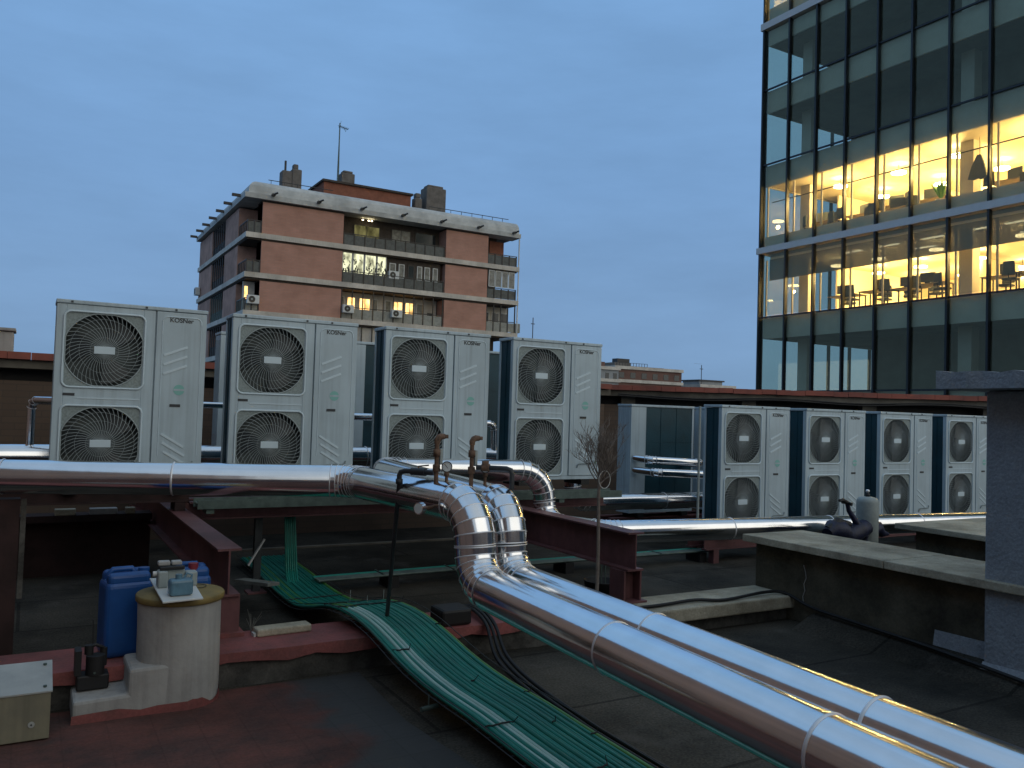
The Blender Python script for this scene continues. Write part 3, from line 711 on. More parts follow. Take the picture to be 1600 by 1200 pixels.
m = MB(); ibeam(m, (0, -2.62, 0), (0, 2.6, 0), .15, .29); m.build("beam", 'steel_red', t)
m = MB(); m.box(-.09, -.075, -2.60, -2.42, -.384, -.147); m.box(.060, .075, -2.60, -2.42, -.384, -.147); m.box(-.075, .060, -2.515, -2.505, -.384, -.147)
m.build("post", 'steel_red', t)
m = MB(); m.box(-.11, .11, -2.63, -2.39, -.384, -.37); m.build("base_plate", 'steel_red', t)
for i, (y, z) in enumerate(((7.22, .725), (7.5, .725), (9.1, .725), (9.35, .725))):
    m = MB(); ibeam(m, (1.165, y, z), (5.35, y, z), .10, .145); tag(m.build("cross_beam", 'steel_red'), ["red cross beam along the front feet of the raised units", "red cross beam along the rear feet of the raised front row", "red cross beam under the front edge of the raised back row", "red cross beam under the rear edge of the raised back row"][i], "beam", "red cross beams")
for i, (y, lb) in enumerate(((7.2, "front"), (7.36, "rear"))):
    m = MB(); ibeam(m, (-1.6, y, .868), (1.16, y, .868), .08, .13); m.box(1.05, 1.13, y-.04, y+.04, .732, .80); tag(m.build("cross_beam", 'ledge'), "short raised cross beam under the %s feet of the leftmost unit" % lb, "beam", "red cross beams")  # red steel in the darkened tone, shade painted in
t = empty("grating_walkway", (1.9, 6.9, .77), label="narrow galvanised ladder tray running along below the raised units", cat="cable tray")
m = MB(); m.box(-.72, 3.45, .0, .012, 0, .07); m.box(-.72, 3.45, .20, .212, 0, .07); m.build("side_rail", 'galv', t)
m = MB()
for i in range(27): m.box(-.68+i*.15, -.65+i*.15, .013, .199, .01, .025)
for j in range(3): m.tube([(-.72, .05+j*.05, .04), (3.45, .05+j*.05, .04)], .012, 8)
m.build("rung", 'galv', t)
m = MB()
for x in (-.62, 2.72): m.box(x-.03, x+.03, 0.02, .19, -.04, -.002)
m.build("bracket", 'galv', t)
t = empty("steel_post", (-.07, 6.1, 0), label="dark red steel post with a grey strip below the left end of the long pipe", cat="post")
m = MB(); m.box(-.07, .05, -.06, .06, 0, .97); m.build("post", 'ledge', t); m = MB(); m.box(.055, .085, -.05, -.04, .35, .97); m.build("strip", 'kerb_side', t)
t = empty("steel_post", (1.75, 7.3, 0), label="slim dark post in the shade between the left beam and the green riser", cat="post")
MB().box(-.03, .03, -.03, .03, 0.0, .65).build("post", 'pipe_dark', t); MB().box(-.08, .08, -.08, .08, .0, .012).build("foot_plate", 'steel_red', t)
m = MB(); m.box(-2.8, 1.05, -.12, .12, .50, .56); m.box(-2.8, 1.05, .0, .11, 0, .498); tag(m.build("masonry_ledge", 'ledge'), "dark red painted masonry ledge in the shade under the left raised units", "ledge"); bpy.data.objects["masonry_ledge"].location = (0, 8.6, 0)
for i, (x0, x1) in enumerate(((.24, .41), (.52, .75), (.82,.90))):
    m = MB(); m.box(-(x1-x0)/2, (x1-x0)/2, -.05, .05, 0, .055); b = m.build("pale_brick", 'conc' if i != 1 else 'plaster', bevel=.006); b.location = ((x0+x1)/2, 8.53, .56)
    tag(b, ["dull brick on the dark ledge under the long left pipe", "whitest brick on the dark ledge under the long left pipe", "smallest brick on the dark ledge, nearest the left beam"][i], "brick", "loose bricks on the ledge")
t = empty("unit_stand", (8.9, 6.95, 0), label="low dark steel frame carrying the lower right row of units", cat="frame")
m = MB()
for y in (0, .26, 1.74, 2.02): m = MB(); ibeam(m, (-2.35, y, .22), (3.2, y, .22), .08, .14); m.build("rail", 'steel_red', t)
m = MB()
for x in (-2.2, -.9, .5, 1.9, 3.0):
    for y in (0, .26, 1.74, 2.02): m = MB(); m.box(x-.04, x+.04, y-.04, y+.04, 0, .148); m.build("leg", 'steel_red', t)

# =================================================================== CLAD PIPES
clad_pipe("clad_pipe", [(-4.0, 7.24, 1.115), (-.12, 6.055, 1.112), (1.92, 5.415, 1.11), (2.04, 3.86, 1.11), (2.045, 3.86, .715), (2.02, .6, .635), (1.99, -3.5, .53)],
          .105, [.5, .22, .20, .19, .5], "front clad pipe crossing from the left, dropping through elbows and leaving at lower right", "pipe", gores=6, step=1.02, group="large aluminium clad pipes")
clad_pipe("clad_pipe", [(2.34, -3.5, .54), (2.31, .6, .64), (2.315, 3.98, .70), (2.31, 3.98, 1.09), (2.62, 6.74, 1.09), (4.21, 6.62, 1.07), (4.22, 6.60, .585), (4.42, 5.92, .585), (9.3, 5.28, .58), (13.0, 4.7, .58)],
          .100, [.5, .18, .20, .22, .27, .2, .2, .5], "second clad pipe beside the front one, looping behind it, then low to the right", "pipe", gores=6, step=1.15, group="large aluminium clad pipes")
clad_pipe("clad_pipe", [(-4, 8.2, 1.11), (5.62, 8.2, 1.11), (5.62, 8.2, .56), (12.8, 8.0, .56)],
          .100, [.26, .2], "rear clad pipe running in the gap behind the front row of units", "pipe", gores=6, step=1.2, group="large aluminium clad pipes")
# small branches to the units
br = "thin clad branch pipes between the units"
clad_pipe("branch_pipe", [(.02, 8.2, 1.16), (.02, 8.2, 1.585), (.32, 7.72, 1.585), (.32, 7.53, 1.585)], .034, [.06, .05], "thin clad pipe rising and bending into the leftmost unit from its left", "pipe", gores=2, seg=20, group=br)
clad_pipe("branch_pipe", [(1.12, 7.9, 1.59), (2.0, 7.95, 1.59), (2.0, 8.99, 1.59)], .028, [.06], "thin clad pipe crossing the gap right of the leftmost unit", "pipe", gores=2, seg=20, group=br)
clad_pipe("branch_pipe", [(2.75, 7.9, 1.52), (3.12, 8.02, 1.52), (3.12, 8.05, 1.20)], .036, [.07], "thin clad elbow in the gap between second and third raised units", "pipe", gores=3, seg=20, group=br)
clad_pipe("branch_pipe", [(4.2, 8.1, 1.48), (4.50, 8.15, 1.48), (4.51, 8.16, 1.18)], .036, [.07], "thin clad elbow in the gap between third and fourth raised units", "pipe", gores=3, seg=20, group=br)
clad_pipe("branch_pipe", [(6.86, 8.58, 1.07), (6.88, 8.30, 1.06), (7.62, 8.16, 1.03), (7.68, 8.58, 1.0)], .052, [.09, .09], "upper thin clad pipe across the teal back of the lower turned-away unit", "pipe", gores=3, seg=20, group=br)
clad_pipe("branch_pipe", [(6.86, 8.58, .91), (6.88, 8.18, .91), (7.58, 8.00, .89), (7.58, 7.98, .64)], .052, [.09, .08], "lower thin clad pipe bending down in front of the turned-away unit's teal back", "pipe", gores=3, seg=20, group=br)
t = empty("thin_post", (6.27, 6.76, .36), label="tall thin pale post in front of the lower units, left of the first front-facing one", cat="post")
MB().cyl((0,0,0), (0,0,1.38), .014, 10).build("pole", 'grey_pl', t); MB().box(-.05,.05,-.05,.05,0,.012).build("foot_plate", 'grey_pl', t)

# rubber blocks under the low pipes
for i, (x, y, zt) in enumerate(((2.47, 5.0, .2), (2.17, .2, 0))):
    t = empty("pipe_support", (x, y, zt), label=["black block on the red kerb under the twin clad pipes near their elbows", "black block under the twin clad pipes at the right bottom"][i], cat="support", group="black blocks carrying the twin pipes")
    h = (.70 if i == 0 else .655 - (2.6-y)*.02) - .112 - zt
    if i == 0: MB().box(-.10, .12, -.10, .10, 0, .11).build("block", 'black', t, bevel=.02)
    else:
        MB().box(-.22, .24, -.09, .09, 0, h-.05).build("block", 'black', t, bevel=.015); MB().box(-.24, .26, -.02, .02, h-.049, h-.012).build("rail", 'galv', t)

# ------------------------------------------------------------------ valves and gauges on the elbows
def valve_stack(x, y, z0, h, label, flip=1):
    t = empty("air_vent_valve", (x, y, z0), label=label, cat="valve", group="rusty vent valves on the clad pipes")
    m = MB(); m.cyl((0,0,-.02), (0,0,h), .0125, 12); m.lathe([(.02,.06),(.022,.065),(.022,.095),(.02,.10)], (0,0,0), 8); m.lathe([(.0,h-.09),(.021,h-.09),(.021,h-.05),(.0,h-.05)], (0,0,0), 8)
    m.build("riser", 'rust', t)
    m = MB(); m.tube([(0,0,h-.02),(0,0,h+.0),(.008,0,h+.014),(.022,0,h+.02),(.045,0,h+.02)], [.016,.018,.018,.018,.015], 12); m.lathe([(0,0),(.018,0),(.018,.02),(0,.02)], (.05,0,h+.01), 6); m.build("elbow", 'rust', t)
    m = MB(); m.box(-.026, -.010, -.012, .012, h*.55, h*.75) if flip < 0 else m.box(.016, .034, -.010, .010, h*.42, h*.80); m.build("lever", 'grey_pl', t, bevel=.004)
    return t
def gauge(x, y, z0, h, label, face, r=.030):
    t = empty("pressure_gauge", (x, y, z0), label=label, cat="gauge", group="pressure gauges on the clad pipes")
    f = Vector(face).normalized(); m = MB(); m.cyl((0,0,-.02), (0,0,h-r*.8), .009, 10); m.lathe([(0,0),(.016,0),(.016,.02),(0,.02)], (0,0,h-r-.02), 6); m.build("stem", 'rust', t)
    m = MB(); c = Vector((0,0,h)); m.cyl(c + f*.008, c - f*.018, r, 24); bd = m.build("case", 'pipe_dark', t)
    m = MB(); m.cyl(c + f*.0085, c + f*.0105, r*.84, 24); m.build("dial", 'dial', bd)
    u = f.cross(Vector((0,0,1))).normalized(); m = MB(); m.obox(c + f*.0115 + (u*.5+Vector((0,0,.6)))*r*.25, u*.5+Vector((0,0,.6)), r*.5, f, .0006, f.cross(u*.5+Vector((0,0,.6))), r*.05)
    for a in range(0, 270, 30):
        q = math.radians(a-45); dd = u*math.cos(q)+Vector((0,0,1))*math.sin(q); m.obox(c + f*.0114 + dd*r*.7, dd, r*.08, f, .0005, f.cross(dd), r*.03)
    m.build("needle", 'ink', bd)
    return t
camdir = (-.45, -.88, .0)
valve_stack(1.965, 4.20, 1.205, .235, "rusty vent valve standing on the front clad pipe, left of the two")
valve_stack(2.225, 4.28, 1.185, .245, "rusty vent valve standing on the second clad pipe, right of the two")
gauge(2.005, 4.15, 1.20, .095, "round gauge upright on top of the front clad pipe's elbow", camdir)
gauge(2.30, 4.25, 1.18, .10, "round gauge upright on top of the second clad pipe's elbow", camdir)
t = empty("pressure_gauge", (1.905, 4.15, 1.075), label="round gauge stuck to the left side of the front clad pipe before its elbow", cat="gauge", group="pressure gauges on the clad pipes")
m = MB(); m.cyl((.02,0,0), (-.05,-.02,-.0), .01, 10); m.build("stem", 'rust', t); m = MB(); m.cyl((-.05,-.02,0), (-.078,-.034,0), .032, 24); b = m.build("case", 'alu', t); m = MB(); m.cyl((-.0785,-.0342,0), (-.0795,-.0347,0), .026, 24); m.build("dial", 'dial', b)
t = empty("drain_standpipe", (1.88, 4.52, 1.22), label="slim dark standpipe leaning down from the front pipe's valve to behind the green conduits", cat="pipe")
m = MB(); m.tube([(.0,.0,.0),(.005,.01,-.05),(.155,.50,-.98)], .0135, 12); m.lathe([(0,0),(.021,0),(.021,.03),(0,.03)], (0,0,-.05), 12); m.build("leg", 'pipe_dark', t)
m = MB(); m.tube([(0,0,-.03),(0,0,.0),(.006,-.006,.02),(.025,-.03,.028),(.06,-.07,.028),(.13,-.20,.028)], .0155, 12); m.build("top_elbow", 'pipe_dark', t)
m = MB(); m.cyl((.05,-.06,.028), (.10,-.145,.028), .022, 10); m.build("valve_body", 'pipe_dark', t)
m = MB(); m.tube([(.075,-.10,.045),(.075,-.10,.06),(.115,-.15,.068)], .005, 6); m.build("lever", 'brass', t)
t = empty("bleed_branch", (2.235, 4.24, 1.255), label="short dark branch pipe with an elbow dropping right of the second pipe's gauge", cat="pipe")
m = MB(); m.tube([(0,0,.03),(.06,-.05,.03),(.13,-.12,.03),(.15,-.14,.022),(.155,-.145,.0),(.155,-.145,-.085)], .0145, 12); m.build("branch", 'pipe_dark', t)
m = MB(); m.cyl((.03,-.02,.03), (.06,-.05,.03), .022, 8); m.box(.02,.06,-.04,-.03,.052,.068); m.build("valve_body", 'rust', t)

# =================================================================== GREEN CONDUITS
RZ = [(-4, .05), (2.0, .06), (3.1, .085), (3.6, .115), (3.95, .135), (4.25, .175), (4.55, .22), (4.92, .265), (5.2, .28), (5.45, .26), (5.75, .19), (6.2, .11), (7.0, .07), (9.2, .06)]
RX = [(-4, 2.02), (2.9, 1.93), (3.6, 1.90), (3.95, 1.865), (4.3, 1.835), (4.9, 1.83), (5.45, 1.78), (6.0, 1.76), (6.8, 1.80), (7.7, 1.86), (9.2, 1.9)]
def crm(k, y):
    for i in range(len(k)-1):
        if k[i][0] <= y <= k[i+1][0]:
            (x0, y0), (x1, y1), (x2, y2), (x3, y3) = k[max(i-1,0)], k[i], k[i+1], k[min(i+2,len(k)-1)]
            t = (y-x1)/(x2-x1); m1 = (y2-y0)/(x2-x0)*(x2-x1); m2 = (y3-y1)/(x3-x1)*(x2-x1)
            return (2*t**3-3*t*t+1)*y1 + (t**3-2*t*t+t)*m1 + (-2*t**3+3*t*t)*y2 + (t**3-t*t)*m2
    return k[-1][1]
def run_z(y):   # height of the bundle along y: over the kerb then sagging to the floor
    return crm(RZ, y)
def run_x(y):   # left edge of the bundle
    return crm(RX, y)
t = empty("conduit_bundle", (1.9, 4.5, .1), label="wide flat bundle of green conduits arching over the red kerb towards the camera", cat="conduits")
N = 24; wid = .455; off = Vector((1.9, 4.5, .1))
for i in range(N):
    mb = MB(); pts = []; y = -3.0
    while y <= 8.6:
        wv = .0015*math.sin(y*3.1 + i*1.7); layer = .004*math.sin(i*2.4 + y*1.3)
        pts.append(Vector((run_x(y) + (i+.5)*wid/N + wv, y, run_z(y) + layer + .014)) - off); y += .15
    mm = 'pale_mint' if i in (3, 5, 6) else ('lime' if i in (N-1,) else ('green2' if i % 3 == 0 else 'green'))
    if i in (3, 5, 6):   # pale only on the near side of the kerb, yellow green beyond it
        a = [p for p in pts if p.y + 4.5 <= 5.30]; b = [p for p in pts if p.y + 4.5 >= 5.30-.15]
        mb.tube(a, .0112, 8, True); o = mb.build("conduit", 'pale_mint', t); tag(o, "pale mint conduit")
        mb2 = MB(); mb2.tube(b, .0108, 8, True); o = mb2.build("conduit", 'lime' if i != 5 else 'green', t)
    else:
        mb.tube(pts, .0106 if i < N-1 else .014, 8, True); o = mb.build("conduit", mm, t)
        if i == N-1: tag(o, "yellow green conduit along the right edge")
m = MB()   # wire tray under the bundle
y = -3.0
while y < 8.6:
    xa = run_x(y); z = run_z(y) - .004; m.box(xa-.02-off.x, xa+wid+.02-off.x, y-.003-off.y, y+.003-off.y, z-off.z, z+.005-off.z); y += .1
for e_ in (-.02, wid+.02):
    for dz in (0, .04):
        m.tube([Vector((run_x(q*.2-3)+e_, q*.2-3, run_z(q*.2-3)+dz)) - off for q in range(59)], .003, 5, False)
m.build("wire_tray", 'pipe_dark', t)
for y, a, b in ((5.28, 0, 24), (5.5, 0, 22), (4.45, 1, 6), (3.98, 13, 14), (3.45, 0, 8), (3.38, 17, 18), (3.2, 22, 24), (2.9, 12, 15), (2.6, 0, 6), (6.4, 0, 24), (4.75, 22, 24), (3.75, 22, 24)):
    m = MB(); x0 = run_x(y) + a*wid/N; x1 = run_x(y) + b*wid/N; z = run_z(y)
    k_ = max(2, (b-a))
    pts = [Vector((x0 + (x1-x0)*q/k_, y + random.uniform(-.008,.008), z + .026 + random.uniform(0,.005))) - off for q in range(k_+1)]
    m.tube(pts, .0045, 5)
    m.tube([pts[-1], pts[-1] + Vector((random.uniform(-.01,.02), random.uniform(-.02,.03), .03))], .0022, 4)
    m.build("cable_tie", 'black', t)
for x, y in ((2.05, 5.42), (2.22, 5.55), (2.0, 5.62)):
    m = MB(); m.tube([Vector((x, y, .25)) - off, Vector((x+.004, y+.005, .33)) - off], .0022, 5); m.build("bare_wire", 'lamp' if False else 'grey_pl', t)
m = MB(); m.cyl(Vector((1.80, 3.93, .075)) - off, Vector((1.90, 3.95, .075)) - off, .013, 10); m.cyl(Vector((1.845, 3.94, .08)) - off, Vector((1.845, 3.94, .14)) - off, .004, 6); m.build("support_rod", 'galv', t)
# vertical riser of conduits at the back
t = empty("conduit_riser", (2.06, 7.35, .1), label="upright bundle of green conduits rising from the floor run to the raised units", cat="conduits")
for i in range(6):
    x = (i-2.5)*.018; mb = MB(); mb.tube([(x-.02, -.16, -.02), (x-.01, -.08, .02), (x, -.02, .07), (x, 0, .14), (x*.9-.02, .05, .66), (x*.9-.03, .10, .78)], .0095, 7); mb.build("conduit", 'green' if i % 2 else 'green2', t)
t = empty("conduit_run", (4.7, 7.04, .12), label="low run of dusty green conduits crossing the roof from left to right under the beams", cat="conduits")
for i in range(6):
    mb = MB(); dy = i*.034; mb.tube([(-2.5, dy-.05, .0), (-1.2, dy, .0), (1.0, dy, 0), (2.0, dy, .0), (2.3, dy+.05, .03), (2.75, dy+.30, .10)], .0125, 7); mb.build("conduit", 'galv' if i < 4 else 'green', t)
m = MB()
for x in (-1.9, -1.2, -.4, .35, 1.3): m.box(x-.006, x+.006, -.03, .19, .008, .018)
m.build("clamp", 'galv', t)
for x in (-1.8, 0.1, 1.9): m = MB(); m.box(x-.05, x+.05, -.03, .2, -.12, -.014); m.build("spacer_block", 'black', t)
tag(MB().box(-1.6, 1.5, -.03, .03, 0, .02).build("floor_batten", 'fascia'), "thin pale batten lying far back on the dark floor behind the conduit run", "batten"); bpy.data.objects["floor_batten"].location = (3.5, 9.4, 0)
for i in range(3):
    cable("black_hose", [(2.52-.05*i, -2, .03), (2.54-.045*i, 2.6, .03), (2.57-.04*i, 3.7, .03), (2.66-.04*i, 4.5, .06), (2.72-.03*i, 4.85, .22), (2.8-.03*i, 5.3, .22), (2.9, 6.0, .03)], .012, 'black', ["outermost dark hose lying between the green conduits and the twin pipes", "middle dark hose lying between the green conduits and the twin pipes", "dark hose closest to the green conduits' yellow edge"][i], "hose", "dark hoses beside the conduits")

# =================================================================== LEFT FOREGROUND
t = empty("plastered_drum", (.76, 4.84, 0), label="pale rendered cylinder with two steps on its left and an ochre lid", cat="vent stack")
m = MB(); seg = 40; vs = []
for z, r in ((0,.215),(.08,.214),(.2,.212),(.4,.210),(.540,.212)):
    for j in range(seg): a = 2*PI*j/seg; q = r + .003*math.sin(5*a+z*9); vs.append((q*math.cos(a), q*math.sin(a), z))
m.add(vs, [(i*seg+j, i*seg+(j+1) % seg, (i+1)*seg+(j+1) % seg, (i+1)*seg+j) for i in range(4) for j in range(seg)], True); m.build("shaft", 'plaster', t)
m = MB(); m.lathe([(0,.541),(.222,.541),(.226,.547),(.226,.570),(.220,.577),(.10,.583),(0,.584)], (0,0,0), 44); m.build("lid", 'ochre', t)
m = MB(); m.prism([(-.51,0),(0,0),(0,.245),(-.26,.240),(-.262,.118),(-.51,.112)], 'y', -.196, .12); m.build("steps", 'plaster', t, bevel=.016)
m = MB(); vs = []; nn = 40
prof = [(-.51,-.200),(-.40,-.200),(-.30,-.200),(-.2,-.200),(-.12,-.200)] + [(.2165*math.cos(a), .2165*math.sin(a)) for a in [math.radians(-105 + i*7) for i in range(20) if i > 2]]
for (x, y) in prof:
    L_ = math.hypot(x, y); h = .045 + .018*math.sin(x*31) + random.uniform(-.012,.014)
    vs += [(x*(1+.01), y-.004, .004), (x*1.004, y-.003, h)]
m.add(vs, [(2*i, 2*i+2, 2*i+3, 2*i+1) for i in range(len(prof)-1)]); m.build("red_skirt_paint", 'red_paint', t)
t = empty("jerry_can", (.515, 5.13, .2), .12, label="large blue jerry can standing on the red kerb left of the plastered drum", cat="jerry can", group="blue jerry cans")
def jerry(t, w, d, h):
    m = MB(); prof = [(-w/2,-d/2),(w/2,-d/2),(w/2,d/2),(-w/2,d/2)]; m.box(-w/2, w/2, -d/2, d/2, 0, h*.86); m.build("body", 'blue', t, bevel=.035, bseg=4)
    m = MB(); m.box(-w/2+.012, w/2-.012, -d/2+.012, -d/2+.085, h*.80, h*.95); m.box(-w/2+.012, w/2-.012, d/2-.085, d/2-.012, h*.80, h*.95); m.build("shoulder", 'blue', t, bevel=.025, bseg=3)
    m = MB(); m.tube([(-w*.36,0,h*.84),(-w*.36,0,h*.93),(-w*.28,0,h*.97),(w*.10,0,h*.97),(w*.16,0,h*.93),(w*.16,0,h*.84)], .016, 10); m.build("handle", 'blue', t)
jerry(t, .245, .22, .48)
m = MB(); m.cyl((.09,0,.41), (.09,0,.465), .03, 16); m.build("cap", 'blue', t)
t = empty("jerry_can", (.875, 5.22, .2), -.05, label="blue jerry can with a red cap, mostly hidden behind the plastered drum", cat="jerry can", group="blue jerry cans")
jerry(t, .20, .22, .47); m = MB(); m.cyl((.0,-.07,.42), (.0,-.07,.47), .028, 16); m.build("cap", 'cap_red', t)
t = empty("white_board", (.70, 4.78, .587), 0, label="small white board lying on the ochre lid", cat="board")
m = MB(); q = [(-.075,-.27,.004),(.122,-.25,.004),(.125,.17,.036),(-.085,.19,.038)]
m.add([(a,b,c) for a,b,c in q] + [(a,b,c+.009) for a,b,c in q], [(3,2,1,0),(4,5,6,7),(0,1,5,4),(1,2,6,5),(2,3,7,6),(3,0,4,7)]); m.build("panel", 'sheet', t, bevel=.002)
t = empty("clear_jug", (.722, 4.615, .606), .05, label="cloudy blue plastic jug at the front of the white board", cat="jug")
m = MB(); m.box(-.058, .058, -.038, .038, 0, .085); m.build("body", 'clear', t, bevel=.016, bseg=3); m = MB(); m.cyl((-.01,0,.083), (-.01,0,.108), .017, 14); m.build("neck", 'clear', t); m = MB(); m.tube([(.015,0,.085),(.03,0,.11),(.055,0,.10),(.05,0,.075)], .006, 7); m.build("handle", 'clear', t)
t = empty("dosing_pump", (.715, 4.80, .618), .0, label="grey twin-block dosing pump with a black top on the white board behind the jug", cat="pump")
m = MB(); m.box(-.085, -.035, -.05, .03, 0, .088); m.box(.055, .115, -.04, .03, 0, .075); m.build("side_block", 'grey_pl', t, bevel=.008)
m = MB(); m.box(-.034, .054, -.01, .05, 0, .10); m.build("body", 'grey_pl', t, bevel=.006); m = MB(); m.box(-.075, .05, -.03, .0, .09, .108); m.build("cover", 'black', t, bevel=.004)
m = MB(); m.box(-.08, -.02, .0, .05, .109, .132); m.box(-.012, .04, .0, .05, .109, .130); m.build("knob_block", 'plaster', t, bevel=.006); m = MB(); m.cyl((-.105,.0,.07), (-.086,.0,.07), .014, 12); m.build("nozzle", 'sheet', t)
cable("thin_wire", [(.80, 4.86, .592), (.87, 4.84, .588), (.90, 4.90, .588), (.86, 4.95, .588), (.80, 4.93, .588)], .002, 'black', "thin dark wire looped on the ochre lid", "wire")
t = empty("black_pump", (.345, 4.84, .12), label="small black pump with fittings and a thin rod on the lower step", cat="pump")
m = MB(); m.box(-.075, .075, -.06, .06, 0, .075); m.build("base", 'black', t, bevel=.008)
m = MB(); m.box(-.085, -.055, -.05, .05, .076, .20); m.cyl((.01,-.03,.075), (.01,-.03,.17), .045, 18); m.build("motor", 'black', t)
m = MB(); m.cyl((-.02,0,.17), (-.02,0,.215), .022, 12); m.cyl((.05,.02,.10), (.05,.02,.19), .018, 12); m.tube([(-.02,0,.205),(.01,0,.215),(.05,.02,.19)], .009, 8); m.build("fitting", 'black', t)
m = MB(); m.cyl((0,.01,.17), (-.006,.02,.34), .0025, 6); m.build("rod", 'black', t)
m = MB(); m.cyl((.005,-.078,.09), (.005,-.0755,.09), .006, 8); m.build("bolt", 'galv', t)
t = empty("metal_box", (-.10, 4.62, 0), label="beige metal box with a pale lid cut by the left edge of the photo", cat="box")
MB().box(-.40, .25, -.13, .10, .012, .225).build("body", 'beige', t, bevel=.003)
m = MB(); m.prism([(-.135,.2265),(.105,.305),(.105,.312),(-.135,.2335)], 'x', -.405, .256); m.build("lid", 'beige_top', t)
m = MB(); m.prism([(-.13,.2255),(.10,.2255),(.10,.300)], 'x', -.398, .248); m.build("side_cheek", 'beige', t)
m = MB(); m.cyl((.175,-.1335,.085), (.175,-.1305,.085), .014, 16); m.build("lock", 'beige_top', t); m = MB(); m.cyl((.175,-.136,.085), (.175,-.1336,.085), .004, 10); m.build("keyhole", 'ink', t)
m = MB(); [m.cyl((.225, yy, zz), (.225, yy, zz+.012), .008, 10) for yy, zz in ((-.10,.240),(.07,.296))]; m.build("rivet", 'galv', t)
t = empty("polystyrene_block", (1.42, 5.40, .2), .06, label="cream foam block lying on the red kerb right of the plastered drum", cat="block")
m = MB(); m.box(-.17, .17, -.055, .055, 0, .045); m.build("block", 'conc', t, bevel=.01); t.location.y = 5.2
m = MB(); m.box(-.185, -.171, -.03, .02, .0, .02); m.build("chip", 'sheet', t)
t = empty("dry_weed", (1.25, 5.28, .2), label="tuft of dry pale twigs growing beside the cream foam block", cat="weed")
m = MB()
for i in range(9):
    a = random.uniform(-1, 1); l = random.uniform(.08,.15); m.tube([(0,0,0), (a*.02, random.uniform(-.02,.02), l*.5), (a*.055, random.uniform(-.03,.03), l)], [.0028,.002,.0012], 5)
m.build("stem", 'wood', t)
t = empty("tilted_plank", (1.83, 7.9, .30), label="weathered grey plank lying slanted right of the left beam's end", cat="plank")
m = MB(); m.obox((0,0,0), (.30,-1,.10), .26, (1,.28,0), .05, (0,.1,1), .012); m.build("plank", 'wood', t)
t.location = (1.62, 6.75, .20)
t = empty("white_stick", (1.72, 7.2, .30), label="short white stick leaning up behind the left beam's end", cat="stick")
m = MB(); m.obox((0,0,.06), (.10,.05,.14), .13, (0,1,0), .016, (-.14,0,.1), .006); m.build("stick", 'plaster', t)

# =================================================================== RIGHT MIDDLE
t = empty("vent_cylinder", (6.93, 5.16, 0), label="grey round-topped cylinder with a shiny knob standing behind the concrete coping", cat="cylinder")
m = MB(); m.lathe([(.0,0),(.10,0),(.10,.86),(.096,.885),(.08,.905),(.04,.915),(0,.917)], (0,0,0), 28); m.build("body", 'grey_pl', t); 
m = MB(); m.lathe([(.0,.915),(.022,.915),(.022,.94),(.012,.945),(.012,.955)], (0,0,0), 14); m.build("neck", 'black', t); m = MB(); m.lathe([(0,.953),(.014,.956),(.019,.968),(.014,.98),(0,.984)], (0,0,0), 14); m.build("knob", 'seam', t)
t = empty("covered_machine", (6.62, 5.12, 0), label="dark blue covered machine with a black bent handle, left of the grey cylinder", cat="machine")
m = MB(); rr = []
for i in range(9):
    s = i/8; rr.append(((-.30 + .66*s), .02*math.sin(i*2), .60 + .035*math.sin(i*1.3)))
m.tube(rr, [.05,.085,.095,.085,.10,.085,.075,.07,.045], 12); m.build("cover", 'navy', t)
m = MB(); m.tube([(-.30,0,.64),(-.16,0,.695),(.0,0,.67)], [.03,.045,.03], 10); m.build("seat_pad", 'black', t)
m = MB(); m.tube([(.20,-.03,.55),(.06,-.02,.70),(-.01,0,.80),(-.03,0,.86)], [.03,.028,.022,.02], 10); m.build("steering_column", 'navy', t)
m = MB(); m.tube([(.03,0,.85),(-.05,0,.875),(-.12,-.02,.90),(-.17,-.02,.895)], [.014,.022,.018,.012], 8); m.cyl((-.03,-.05,.865), (-.03,.06,.868), .012, 8); m.build("handle", 'black', t)
m = MB(); m.cyl((-.18,0,0), (-.18,0,.56), .03, 10); m.cyl((.22,0,0), (.22,0,.56), .03, 10); m.build("leg", 'navy', t)
m = MB(); m.tube([(.36,.02,.60),(.44,.02,.62),(.50,.02,.56),(.60,.02,.55)], [.05,.06,.04,.012], 10); m.build("rear_bag", 'navy', t)

# bare little tree in a pot
t = empty("potted_tree", (3.69, 5.03, 0), label="bare twiggy sapling on a thin stem in front of the right end raised unit", cat="tree")
m = MB(); m.lathe([(0,.0),(.12,.0),(.15,.24),(.16,.25),(.145,.25),(.13,.22),(0,.22)], (0,0,0), 22); m.build("pot", 'black', t)
m = MB(); m.tube([(0,0,.2),(.004,0,.6),(-.004,.003,1.0),(.0,0,1.19)], [.015,.0135,.012,.011], 9); m.build("trunk", 'bark', t)
m = MB(); random.seed(5)
def twig(p, d, l, r, lev):
    pts = [p]; q = Vector(p); dd = Vector(d)
    for _ in range(4):
        dd = (dd + Vector((random.uniform(-.22,.22), random.uniform(-.22,.22), random.uniform(-.05,.20)))).normalized(); q = q + dd*(l/4); pts.append(q.copy())
    m.tube(pts, [r*(1-.15*i) for i in range(5)], 5 if lev < 2 else 4, False)
    if lev < 3:
        for k_ in range(4 if lev < 2 else 3):
            s = random.choice(pts[1:]); nd = (dd + Vector((random.uniform(-.8,.8), random.uniform(-.8,.8), random.uniform(-.1,.75)))).normalized(); twig(s, nd, l*random.uniform(.45,.68), r*.6, lev+1)
for i in range(15):
    a = 2.4*i + random.uniform(-.2,.2); k2_ = i/14; twig(Vector((0,0,1.09+.10*k2_)), Vector((math.cos(a)*(.85-.6*k2_), math.sin(a)*(.85-.6*k2_), .55+.5*k2_)), random.uniform(.19,.26), .0050, 0)
m.build("crown", 'bark', t)
random.seed(21)
